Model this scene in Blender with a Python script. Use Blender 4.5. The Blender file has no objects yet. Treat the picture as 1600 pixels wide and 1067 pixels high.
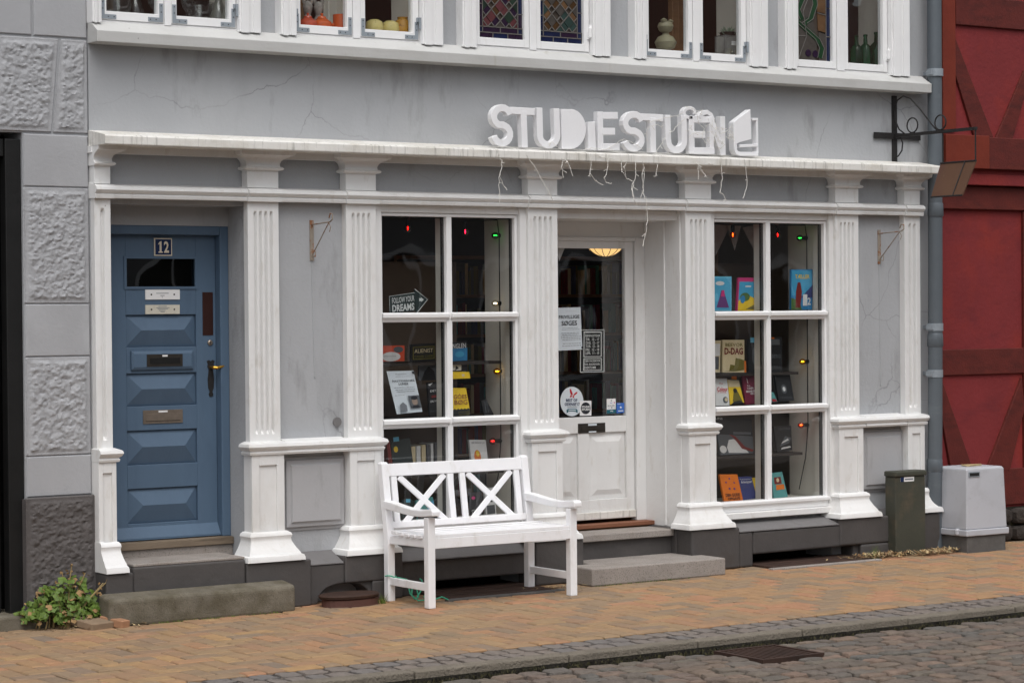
import bpy, bmesh, math, random
from mathutils import Vector, Matrix, noise
random.seed(12)
SC = bpy.context.scene
COL = SC.collection
PI = math.pi

# ------------------------------------------------------------------ camera
CAM = Vector((-9.0, -13.88, 1.93))
YAW, ROLL, PITCH, FPX = 0.59717689, -0.00844226, -0.01245649, 3700.0

def cam_dir(x, y, z):
    c, s = math.cos(ROLL), math.sin(ROLL)
    x, y = c*x - s*y, s*x + c*y
    c, s = math.cos(PITCH), math.sin(PITCH)
    y, z = c*y + s*z, -s*y + c*z
    c, s = math.cos(YAW), math.sin(YAW)
    return Vector((x*c + z*s, -x*s + z*c, y))

cd = bpy.data.cameras.new('camera')
cam = bpy.data.objects.new('camera', cd)
COL.objects.link(cam)
R_, U_, F_ = cam_dir(1, 0, 0), cam_dir(0, 1, 0), cam_dir(0, 0, 1)
m = Matrix(((R_.x, U_.x, -F_.x, CAM.x), (R_.y, U_.y, -F_.y, CAM.y), (R_.z, U_.z, -F_.z, CAM.z), (0, 0, 0, 1)))
cam.matrix_world = m
cd.sensor_width = 36.0
cd.lens = FPX*36/1600
cd.clip_end = 500
SC.camera = cam

def at(px, py, Y):
    """photo pixel -> point on the vertical plane y = Y parallel to the street front"""
    d = cam_dir((px - 800)/FPX, -(py - 533.5)/FPX, 1)
    return CAM + d*((Y - CAM.y)/d.y)

def gd(px, py, z=0.0):
    d = cam_dir((px - 800)/FPX, -(py - 533.5)/FPX, 1)
    return CAM + d*((z - CAM.z)/d.z)

def proj(p):
    d = p - CAM
    z = d.dot(F_)
    return 800 + FPX*d.dot(R_)/z, 533.5 - FPX*d.dot(U_)/z

# ------------------------------------------------------------------ world, sun, exposure
SUN_EL, SUN_AZ = math.radians(60), math.radians(205)      # soft light through cloud, from the street side
w = bpy.data.worlds.new('World'); SC.world = w; w.use_nodes = True
nt = w.node_tree; nt.nodes.clear()
sky = nt.nodes.new('ShaderNodeTexSky'); sky.sky_type = 'NISHITA'; sky.sun_disc = False
sky.sun_elevation = SUN_EL; sky.sun_rotation = SUN_AZ
sky.air_density = 1.0; sky.dust_density = 4.0; sky.ozone_density = 1.0
hs = nt.nodes.new('ShaderNodeHueSaturation'); hs.inputs['Saturation'].default_value = 0.22
bg = nt.nodes.new('ShaderNodeBackground'); bg.inputs['Strength'].default_value = 0.13
wo = nt.nodes.new('ShaderNodeOutputWorld')
nt.links.new(sky.outputs[0], hs.inputs['Color']); nt.links.new(hs.outputs[0], bg.inputs[0]); nt.links.new(bg.outputs[0], wo.inputs[0])
sd = bpy.data.lights.new('sun', 'SUN'); sd.energy = 0.8; sd.angle = math.radians(50); sd.color = (1.0, 0.985, 0.965)
so = bpy.data.objects.new('sun', sd); COL.objects.link(so)
sv = Vector((math.sin(SUN_AZ)*math.cos(SUN_EL), math.cos(SUN_AZ)*math.cos(SUN_EL), math.sin(SUN_EL)))
so.rotation_euler = sv.to_track_quat('Z', 'Y').to_euler(); so.location = (0, -10, 20)
SC.view_settings.view_transform = 'Standard'; SC.view_settings.look = 'None'
SC.view_settings.exposure = 0.35; SC.view_settings.gamma = 1.0; SC.view_settings.use_curve_mapping = False
SC.render.engine = 'CYCLES'
SC.render.resolution_x = 1024; SC.render.resolution_y = 682

# ------------------------------------------------------------------ materials
def L1(v):
    v /= 255.0
    return v/12.92 if v <= .04045 else ((v + .055)/1.055)**2.4

def S(r, g, b, k=1.0):
    return (min(L1(r)*k, .9), min(L1(g)*k, .9), min(L1(b)*k, .9), 1)

M = {}

def N(nt, t, **kw):
    n = nt.nodes.new(t)
    for k, v in kw.items():
        if k in n.inputs: n.inputs[k].default_value = v
        else: setattr(n, k, v)
    return n

def pm(name, col, rough=.6, var=.10, scale=4.0, bump=.15, bscale=60.0, bdist=.002, metal=0.0, layers=(), rand=0.0, stretch=None, coat=0.0, randcol=None):
    """procedural surface: base colour with soft noise, extra layers (colour, scale xyz, lo, hi, amount), fine bump"""
    mt = bpy.data.materials.new(name); mt.use_nodes = True
    nt = mt.node_tree; nt.nodes.clear()
    out = N(nt, 'ShaderNodeOutputMaterial'); bs = N(nt, 'ShaderNodeBsdfPrincipled')
    bs.inputs['Roughness'].default_value = rough; bs.inputs['Metallic'].default_value = metal
    bs.inputs['Specular IOR Level'].default_value = .35
    if coat: bs.inputs['Coat Weight'].default_value = coat
    geo = N(nt, 'ShaderNodeNewGeometry')
    mp = N(nt, 'ShaderNodeMapping')
    if stretch: mp.inputs['Scale'].default_value = stretch
    nt.links.new(geo.outputs['Position'], mp.inputs['Vector'])
    n1 = N(nt, 'ShaderNodeTexNoise', Scale=scale, Detail=6.0, Roughness=.6)
    nt.links.new(mp.outputs[0], n1.inputs['Vector'])
    rp = N(nt, 'ShaderNodeValToRGB')
    a = [max(0, c*(1 - var)) for c in col[:3]]; b = [min(1, c*(1 + var)) for c in col[:3]]
    rp.color_ramp.elements[0].position = .3; rp.color_ramp.elements[1].position = .7
    rp.color_ramp.elements[0].color = (*a, 1); rp.color_ramp.elements[1].color = (*b, 1)
    nt.links.new(n1.outputs['Fac'], rp.inputs['Fac'])
    cur = rp.outputs['Color']
    if rand or randcol:
        oi = N(nt, 'ShaderNodeObjectInfo')
        if randcol:
            r2 = N(nt, 'ShaderNodeValToRGB'); r2.color_ramp.interpolation = 'LINEAR'
            els = r2.color_ramp.elements
            while len(els) < len(randcol): els.new(.5)
            for i, c in enumerate(randcol):
                els[i].position = i/(len(randcol) - 1); els[i].color = c
            nt.links.new(oi.outputs['Random'], r2.inputs['Fac'])
            mx = N(nt, 'ShaderNodeMix', data_type='RGBA', blend_type='MULTIPLY'); mx.inputs['Factor'].default_value = 1
            nt.links.new(cur, mx.inputs[6]); nt.links.new(r2.outputs['Color'], mx.inputs[7]); cur = mx.outputs[2]
        if rand:
            hv = N(nt, 'ShaderNodeHueSaturation'); mr = N(nt, 'ShaderNodeMapRange')
            mr.inputs['To Min'].default_value = 1 - rand; mr.inputs['To Max'].default_value = 1 + rand
            nt.links.new(oi.outputs['Random'], mr.inputs['Value']); nt.links.new(mr.outputs[0], hv.inputs['Value'])
            nt.links.new(cur, hv.inputs['Color']); cur = hv.outputs[0]
    for (lc, ls, lo, hi, am) in layers:
        m2 = N(nt, 'ShaderNodeMapping'); m2.inputs['Scale'].default_value = ls
        m2.inputs['Location'].default_value = (random.random()*9, random.random()*9, random.random()*9)
        nt.links.new(geo.outputs['Position'], m2.inputs['Vector'])
        n2 = N(nt, 'ShaderNodeTexNoise', Scale=1.0, Detail=5.0, Roughness=.62)
        nt.links.new(m2.outputs[0], n2.inputs['Vector'])
        mr = N(nt, 'ShaderNodeMapRange'); mr.inputs['From Min'].default_value = lo; mr.inputs['From Max'].default_value = hi
        mr.inputs['To Max'].default_value = am
        nt.links.new(n2.outputs['Fac'], mr.inputs['Value'])
        mx = N(nt, 'ShaderNodeMix', data_type='RGBA'); mx.inputs[7].default_value = lc
        nt.links.new(mr.outputs[0], mx.inputs['Factor']); nt.links.new(cur, mx.inputs[6]); cur = mx.outputs[2]
    nt.links.new(cur, bs.inputs['Base Color'])
    if bump:
        n3 = N(nt, 'ShaderNodeTexNoise', Scale=bscale, Detail=4.0, Roughness=.6)
        nt.links.new(mp.outputs[0], n3.inputs['Vector'])
        bp = N(nt, 'ShaderNodeBump', Strength=bump, Distance=bdist*3)
        nt.links.new(n3.outputs['Fac'], bp.inputs['Height']); nt.links.new(bp.outputs[0], bs.inputs['Normal'])
    nt.links.new(bs.outputs[0], out.inputs[0])
    M[name] = mt
    return mt

def wall_mat(name, col):
    """painted render: blotches, grime streaks, hairline cracks"""
    mt = pm(name, col, rough=.75, var=.05, scale=1.6, bump=.35, bscale=38, bdist=.003,
            layers=[(S(120, 121, 122), (2.2, 2.2, .55), .55, .75, .35), (S(186, 187, 186), (.9, .9, .7), .52, .8, .4),
                    (S(112, 111, 109), (4.5, 4.5, 1.3), .58, .72, .42)])
    nt = mt.node_tree
    bs = next(n for n in nt.nodes if n.type == 'BSDF_PRINCIPLED')
    geo = next(n for n in nt.nodes if n.type == 'NEW_GEOMETRY')
    src = bs.inputs['Base Color'].links[0].from_socket
    nz = N(nt, 'ShaderNodeTexNoise', Scale=2.2, Detail=6.0)
    nt.links.new(geo.outputs['Position'], nz.inputs['Vector'])
    va = N(nt, 'ShaderNodeVectorMath', operation='MULTIPLY_ADD'); va.inputs[1].default_value = (.34, .34, .34)
    nt.links.new(nz.outputs['Color'], va.inputs[0]); nt.links.new(geo.outputs['Position'], va.inputs[2])
    vo = N(nt, 'ShaderNodeTexVoronoi', feature='DISTANCE_TO_EDGE', Scale=.85)
    nt.links.new(va.outputs[0], vo.inputs['Vector'])
    m1 = N(nt, 'ShaderNodeMapRange'); m1.inputs['From Min'].default_value = .0008; m1.inputs['From Max'].default_value = .0038
    m1.inputs['To Min'].default_value = 1; m1.inputs['To Max'].default_value = 0
    nt.links.new(vo.outputs['Distance'], m1.inputs['Value'])
    n4 = N(nt, 'ShaderNodeTexNoise', Scale=1.1, Detail=3.0); nt.links.new(geo.outputs['Position'], n4.inputs['Vector'])
    m2 = N(nt, 'ShaderNodeMapRange'); m2.inputs['From Min'].default_value = .47; m2.inputs['From Max'].default_value = .6; m2.inputs['To Max'].default_value = .38
    nt.links.new(n4.outputs['Fac'], m2.inputs['Value'])
    mu = N(nt, 'ShaderNodeMath', operation='MULTIPLY'); nt.links.new(m1.outputs[0], mu.inputs[0]); nt.links.new(m2.outputs[0], mu.inputs[1])
    mx = N(nt, 'ShaderNodeMix', data_type='RGBA'); mx.inputs[7].default_value = S(84, 82, 80)
    nt.links.new(mu.outputs[0], mx.inputs['Factor']); nt.links.new(src, mx.inputs[6]); nt.links.new(mx.outputs[2], bs.inputs['Base Color'])
    return mt

def glass_mat(name, tint=(.985, .99, .99, 1), wav=.02, wscale=2.2, base=.05):
    """thin pane: see-through plus Fresnel reflection on slightly uneven glass"""
    mt = bpy.data.materials.new(name); mt.use_nodes = True
    nt = mt.node_tree; nt.nodes.clear()
    out = N(nt, 'ShaderNodeOutputMaterial')
    tr = N(nt, 'ShaderNodeBsdfTransparent'); tr.inputs[0].default_value = tint
    gl = N(nt, 'ShaderNodeBsdfGlossy'); gl.inputs['Roughness'].default_value = .015
    geo = N(nt, 'ShaderNodeNewGeometry')
    nz = N(nt, 'ShaderNodeTexNoise', Scale=wscale, Detail=1.5); nt.links.new(geo.outputs['Position'], nz.inputs['Vector'])
    bp = N(nt, 'ShaderNodeBump', Strength=1.0, Distance=wav); nt.links.new(nz.outputs['Fac'], bp.inputs['Height'])
    fr = N(nt, 'ShaderNodeFresnel', IOR=1.5)
    nt.links.new(bp.outputs[0], gl.inputs['Normal'])
    ms = N(nt, 'ShaderNodeMixShader')
    bf_ = N(nt, 'ShaderNodeMath', operation='SUBTRACT'); bf_.inputs[0].default_value = 1; nt.links.new(geo.outputs['Backfacing'], bf_.inputs[1])
    mu = N(nt, 'ShaderNodeMath', operation='MULTIPLY'); nt.links.new(fr.outputs[0], mu.inputs[0]); nt.links.new(bf_.outputs[0], mu.inputs[1])
    m2 = N(nt, 'ShaderNodeMath', operation='MULTIPLY'); m2.inputs[1].default_value = 2.7; nt.links.new(mu.outputs[0], m2.inputs[0])   # both faces of the sheet reflect
    nt.links.new(m2.outputs[0], ms.inputs[0]); nt.links.new(tr.outputs[0], ms.inputs[1]); nt.links.new(gl.outputs[0], ms.inputs[2])
    nt.links.new(ms.outputs[0], out.inputs[0]); M[name] = mt
    return mt

def emit(name, col, st):
    mt = bpy.data.materials.new(name); mt.use_nodes = True
    nt = mt.node_tree; nt.nodes.clear()
    e = N(nt, 'ShaderNodeEmission'); e.inputs[0].default_value = col; e.inputs[1].default_value = st
    o = N(nt, 'ShaderNodeOutputMaterial'); nt.links.new(e.outputs[0], o.inputs[0]); M[name] = mt

def clear(name, col, rough=.05):
    mt = bpy.data.materials.new(name); mt.use_nodes = True
    b = mt.node_tree.nodes['Principled BSDF']; b.inputs['Base Color'].default_value = col
    b.inputs['Transmission Weight'].default_value = .9; b.inputs['Roughness'].default_value = rough; b.inputs['IOR'].default_value = 1.3
    M[name] = mt

wall_mat('wall_grey', S(168, 170, 173))
pm('panel_grey', S(172, 172, 174), .6, .05, 2, .3, 30, layers=[(S(120, 118, 116), (7, 7, 2), .58, .75, .4)])
pm('white', S(227, 227, 226), .45, .025, 3, .22, 16, bdist=.004, layers=[(S(180, 173, 162), (3, 3, 1.4), .54, .82, .4), (S(196, 190, 180), (14, 14, 5), .58, .74, .45), (S(118, 108, 96), (24, 24, 20), .735, .76, .65)])
pm('white_old', S(226, 224, 219), .6, .05, 3, .4, 40, layers=[(S(182, 175, 158), (5, 5, 5), .45, .75, .55), (S(98, 96, 84), (40, 40, 3), .55, .74, .65), (S(104, 98, 90), (22, 22, 22), .72, .76, .7)])
pm('white_win', S(236, 236, 236), .42, .03, 4, .2, 30, layers=[(S(190, 186, 178), (9, 9, 3), .62, .8, .35), (S(120, 115, 108), (60, 60, 9), .73, .76, .6)])
pm('white_sill', S(192, 192, 190), .6, .04, 3, .3, 30, layers=[(S(168, 166, 160), (2, 2, 6), .5, .8, .6), (S(150, 142, 120), (7, 7, 1.5), .66, .75, .4), (S(96, 92, 86), (17, 17, 8), .715, .735, .7)])
pm('white_bench', S(240, 240, 242), .38, .02, 5, .1, 50, layers=[(S(202, 198, 190), (9, 9, 5), .56, .76, .5), (S(136, 116, 92), (34, 34, 14), .735, .765, .7)])
pm('white_letter', S(236, 236, 238), .45, .02, 5, .05, 50, layers=[(S(206, 204, 200), (6, 6, 2), .55, .8, .4)])
pm('plinth', S(78, 75, 74), .6, .10, 3, .4, 14, bdist=.004, layers=[(S(98, 93, 90), (3, 3, 5), .55, .75, .4), (S(70, 62, 55), (2, 2, 3), .56, .75, .5), (S(150, 146, 142), (34, 34, 34), .74, .77, .6)])
pm('plinth_ledge', S(112, 110, 110), .7, .06, 4, .3, 30, layers=[(S(90, 88, 86), (6, 6, 6), .58, .7, .5)])
pm('blue', S(84, 105, 127), .5, .06, 3, .25, 55, layers=[(S(72, 90, 112), (5, 5, 1.2), .5, .75, .5), (S(122, 138, 154), (22, 22, 6), .70, .78, .5), (S(46, 60, 78), (40, 40, 14), .72, .76, .5)], stretch=(1, 1, .4))
pm('wood_grey', S(122, 108, 92), .8, .2, 3, .5, 20, stretch=(1.5, 8, 8), layers=[(S(70, 60, 50), (2, 20, 30), .55, .7, .6)])
pm('wood_brown', S(128, 84, 62), .65, .15, 3, .3, 20, stretch=(1.5, 8, 8))
pm('black_gate', S(22, 22, 22), .5, .3, 4, .3, 20)
pm('iron', S(44, 42, 42), .55, .2, 20, .3, 80, metal=.2)
pm('iron_rust', S(150, 140, 128), .6, .1, 9, .3, 80, layers=[(S(140, 88, 50), (28, 28, 20), .52, .6, .85)])
pm('bronze_plate', S(64, 40, 36), .35, .15, 6, .1, 60, metal=.4)
pm('brass', S(196, 150, 62), .3, .1, 6, .1, 60, metal=.9)
pm('metal_grey', S(150, 158, 165), .45, .06, 9, .1, 60, metal=.25)
pm('nickel', S(150, 138, 126), .35, .15, 20, .1, 60, metal=.7)
pm('slot_dark', S(58, 54, 50), .45, .15, 12, .1, 60, metal=.4)
pm('black', S(18, 18, 18), .6, .2, 6, .05)
pm('paper', S(212, 220, 226), .7, .02, 6, .05)
pm('paper_white', S(235, 235, 235), .6, .02, 6, .03)
pm('paper_aged', S(206, 202, 188), .7, .05, 30, .1, layers=[(S(170, 160, 130), (30, 30, 30), .6, .7, .5)])
pm('ink', S(40, 42, 48), .7, 0, 5, 0)
pm('ink_grey', S(120, 124, 130), .7, 0, 5, 0)
pm('chalk', S(205, 208, 206), .8, .1, 40, 0)
pm('board', S(30, 31, 31), .7, .1, 10, .05)
pm('sign_green', S(44, 56, 56), .6, .1, 10, .05)
pm('navy', S(34, 48, 84), .25, .03, 8, .02, coat=.5)
pm('enamel', S(226, 216, 196), .25, .03, 8, .02, coat=.5)
pm('pipe', S(98, 105, 111), .5, .06, 3, .15, 40, metal=.2, layers=[(S(124, 130, 134), (3, 3, 8), .58, .75, .4), (S(80, 84, 88), (10, 10, 5), .62, .75, .4)])
pm('red_panel', S(122, 42, 44), .75, .10, 2.2, .4, 24, bdist=.004, layers=[(S(138, 46, 38), (2, 2, 1.5), .48, .68, .7), (S(98, 34, 40), (3, 3, 7), .55, .75, .55), (S(160, 120, 112), (22, 22, 30), .75, .77, .6)])
pm('timber', S(92, 33, 27), .7, .14, 3, .5, 18, stretch=(3, 3, 3), layers=[(S(66, 24, 20), (5, 5, 14), .48, .7, .65), (S(112, 44, 30), (3, 3, 9), .58, .74, .5), (S(150, 128, 116), (30, 30, 10), .745, .765, .7)])
pm('timber_orange', S(114, 42, 25), .65, .12, 4, .5, 18, layers=[(S(110, 36, 22), (6, 6, 16), .55, .75, .6)])
pm('fieldstone', S(58, 52, 48), .9, .35, 9, .9, 25, bdist=.008, layers=[(S(110, 96, 84), (14, 14, 14), .6, .75, .6)])
pm('cab_green', S(66, 67, 58), .6, .10, 3, .2, 60, layers=[(S(104, 90, 72), (4, 4, 6), .5, .72, .6), (S(60, 64, 50), (14, 14, 3), .55, .75, .4)])
pm('cab_grey', S(182, 184, 190), .5, .03, 3, .08, 60, layers=[(S(150, 150, 152), (4, 4, 5), .52, .75, .5), (S(104, 102, 102), (9, 9, 18), .66, .74, .55)])
pm('concrete', S(92, 90, 88), .9, .2, 9, .5, 40, layers=[(S(140, 138, 134), (8, 8, 8), .6, .75, .6)])
pm('granite', S(150, 143, 137), .85, .12, 5, .5, 120, layers=[(S(92, 84, 78), (110, 110, 110), .56, .62, .6), (S(168, 156, 148), (150, 150, 150), .58, .64, .5), (S(108, 98, 84), (4, 4, 4), .55, .75, .4)])
pm('granite_moss', S(114, 108, 96), .9, .14, 5, .6, 90, layers=[(S(76, 70, 52), (7, 7, 7), .38, .70, .8), (S(70, 64, 58), (100, 100, 100), .57, .63, .5), (S(150, 140, 128), (130, 130, 130), .62, .67, .4)])
bc = [S(171, 136, 100), S(151, 127, 101), S(177, 134, 100), S(155, 131, 103), S(177, 142, 101), S(144, 124, 103), S(171, 131, 100), S(161, 134, 103), S(174, 142, 103), S(136, 121, 107), S(167, 133, 100), S(155, 133, 106)]
pm('brick', (.86, .86, .86, 1), .85, .10, 14, .4, 90, randcol=bc, layers=[(S(116, 102, 86), (3.5, 3.5, 3.5), .48, .72, .5), (S(92, 80, 68), (50, 50, 50), .64, .70, .55), (S(186, 176, 160), (45, 45, 45), .74, .77, .5)])
cc = [S(121, 111, 102), S(108, 99, 91), S(131, 113, 98), S(108, 105, 100), S(123, 107, 97), S(116, 109, 98), S(137, 116, 102), S(102, 98, 91)]
pm('cobble', (.82, .82, .82, 1), .8, .18, 16, .8, 45, bdist=.006, randcol=cc, layers=[(S(86, 78, 70), (9, 9, 9), .55, .75, .5), (S(160, 150, 140), (70, 70, 70), .64, .70, .35)])
tc = [S(128, 120, 114), S(134, 124, 116), S(122, 117, 114), S(136, 125, 116), S(126, 117, 110)]
pm('sett', (.86, .86, .86, 1), .75, .14, 20, .7, 60, bdist=.005, randcol=tc, layers=[(S(150, 146, 142), (50, 50, 50), .66, .72, .4)])
pm('kerbstone', S(124, 116, 104), .9, .16, 9, .9, 70, bdist=.006, layers=[(S(96, 90, 80), (90, 90, 90), .58, .64, .5), (S(110, 100, 84), (5, 5, 5), .55, .75, .4)], rand=.06)
pm('joint', S(50, 43, 35), .95, .25, 20, .5, 120)
pm('joint_grey', S(108, 99, 90), .95, .2, 20, .5, 120)
pm('soil', S(44, 40, 33), .95, .3, 12, .9, 60, bdist=.01, layers=[(S(72, 72, 46), (12, 12, 12), .5, .7, .5)])
pm('asphalt', S(104, 98, 94), .9, .1, 8, .5, 60)
pm('moss', S(72, 68, 46), .95, .3, 30, .3, 100)
pm('leaf', S(84, 106, 40), .55, .3, 22, .2, 60, layers=[(S(122, 128, 58), (30, 30, 30), .55, .7, .6), (S(120, 84, 44), (24, 24, 24), .68, .74, .7)])
pm('stem', S(150, 130, 90), .8, .2, 20, .2)
pm('straw', S(176, 156, 118), .9, .25, 30, .2)
pm('litter', S(112, 84, 58), .9, .3, 30, .3, layers=[(S(170, 150, 120), (30, 30, 30), .55, .65, .7)])
pm('hatch', S(62, 44, 36), .75, .2, 6, .5, 40, layers=[(S(40, 30, 26), (4, 12, 12), .5, .7, .6)])
pm('hatch_red', S(88, 60, 53), .7, .15, 6, .4, 40, layers=[(S(80, 54, 50), (14, 14, 14), .55, .7, .6)])
pm('cord_green', S(70, 168, 136), .5, .05, 10, .05)
pm('wire_white', S(222, 220, 214), .5, .05, 10, 0)
pm('rust_sign', S(92, 66, 50), .55, .1, 3, .2, 40, layers=[(S(84, 56, 56), (4, 4, 2), .5, .7, .7), (S(150, 130, 110), (18, 40, 6), .7, .74, .8)])
pm('interior', S(104, 90, 78), .9, .1, 3, .1)
pm('interior_dark', S(66, 57, 50), .9, .15, 3, .1)
pm('interior_pale', S(214, 210, 200), .8, .04, 3, .2, 30)
pm('interior_wood', S(128, 96, 66), .7, .12, 3, .2, 20, stretch=(2, 2, 8))
pm('shelf_dark', S(52, 46, 42), .6, .15, 6, .1)
pm('gasket', S(26, 28, 28), .5, .05, 5, 0)
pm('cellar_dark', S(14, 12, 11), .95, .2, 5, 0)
for n, c in dict(c_blue=(86, 170, 205), c_pink=(200, 60, 120), c_sky=(70, 160, 200), c_yellow=(232, 196, 46), c_cream=(214, 198, 160), c_darkred=(122, 40, 36), c_maroon=(120, 34, 60), c_orange=(222, 118, 36), c_indigo=(62, 68, 118), c_teal=(92, 158, 156), c_green=(80, 110, 60), c_redorange=(208, 84, 56), c_bookblack=(38, 38, 40), c_bookgrey=(90, 94, 98), c_white=(222, 222, 220), c_blue2=(52, 128, 178), c_olive=(112, 104, 44), c_red=(190, 40, 52), c_tealdark=(24, 96, 110), c_stickerblue=(66, 112, 192), c_stone=(150, 146, 120), c_skin=(150, 132, 118), c_lightblue=(110, 190, 220), c_purple=(110, 66, 120)).items():
    pm(n, S(*c), .45, .05, 14, .03)
clear('bottle_green', (.03, .22, .12, 1)); glass_mat('glass_clear', tint=(.80, .83, .82, 1), wav=0); clear('acrylic', (.9, .92, .92, 1))
glass_mat('pane', wav=.0030, wscale=1.8)
glass_mat('pane_old', tint=(.96, .97, .97, 1), wav=.006, wscale=2.5)
glass_mat('pane_dark', tint=(.5, .53, .53, 1), wav=.004, wscale=1.5)
for n, c in dict(g_blue=(.006, .012, .045), g_purple=(.018, .008, .026), g_pink=(.10, .032, .036), g_amber=(.055, .028, .010), g_green=(.015, .032, .022), g_grey=(.06, .054, .048), g_teal=(.025, .05, .045), g_leaf=(.010, .045, .018), g_tan=(.11, .06, .028)).items():
    pm(n, (*c, 1), .15, .25, 14, .15, 30, coat=.3)
pm('lead', S(112, 108, 104), .5, .1, 20, .1, metal=.3)
emit('lamp_glow', (1.0, .60, .22, 1), 1.0)
emit('f_red', (1, .06, .015, 1), 16); emit('f_pink', (1, .10, .22, 1), 16); emit('f_green', (.16, 1, .35, 1), 16); emit('f_yellow', (1, .75, .10, 1), 16); emit('f_clear', (1, .8, .5, 1), 16); emit('f_orange', (1, .25, .04, 1), 16)
for n, c in dict(b_red=(.5, .02, .01), b_pink=(.5, .03, .08), b_green=(.03, .3, .05), b_yellow=(.6, .42, .02), b_clear=(.62, .6, .55), b_orange=(.6, .16, .02)).items():
    glass_mat(n, tint=(*[min(1, v*1.6) for v in c], 1), wav=0)

# ------------------------------------------------------------------ builders
def wloc(o):
    v = Vector((0, 0, 0))
    while o: v += o.location; o = o.parent
    return v

def props(o, label=None, cat=None, group=None, kind=None):
    if label: o['label'] = label
    if cat: o['category'] = cat
    if group: o['group'] = group
    if kind: o['kind'] = kind
    return o

def thing(name, label, cat, loc, group=None):
    o = bpy.data.objects.new(name, None); COL.objects.link(o); o.location = loc; o.empty_display_size = .1
    return props(o, label, cat, group)

_txt = {}
def text_geo(s, bold=0.0):
    k = (s, bold)
    if k not in _txt:
        cu = bpy.data.curves.new('t', 'FONT'); cu.body = s; cu.resolution_u = 2; cu.offset = bold
        ob = bpy.data.objects.new('t', cu); COL.objects.link(ob)
        dg = bpy.context.evaluated_depsgraph_get()
        me = ob.evaluated_get(dg).to_mesh()
        v = [(p.co.x, p.co.y) for p in me.vertices]; f = [tuple(p.vertices) for p in me.polygons]
        ob.evaluated_get(dg).to_mesh_clear()
        bpy.data.objects.remove(ob); bpy.data.curves.remove(cu)
        _txt[k] = (v, f)
    return _txt[k]

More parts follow.
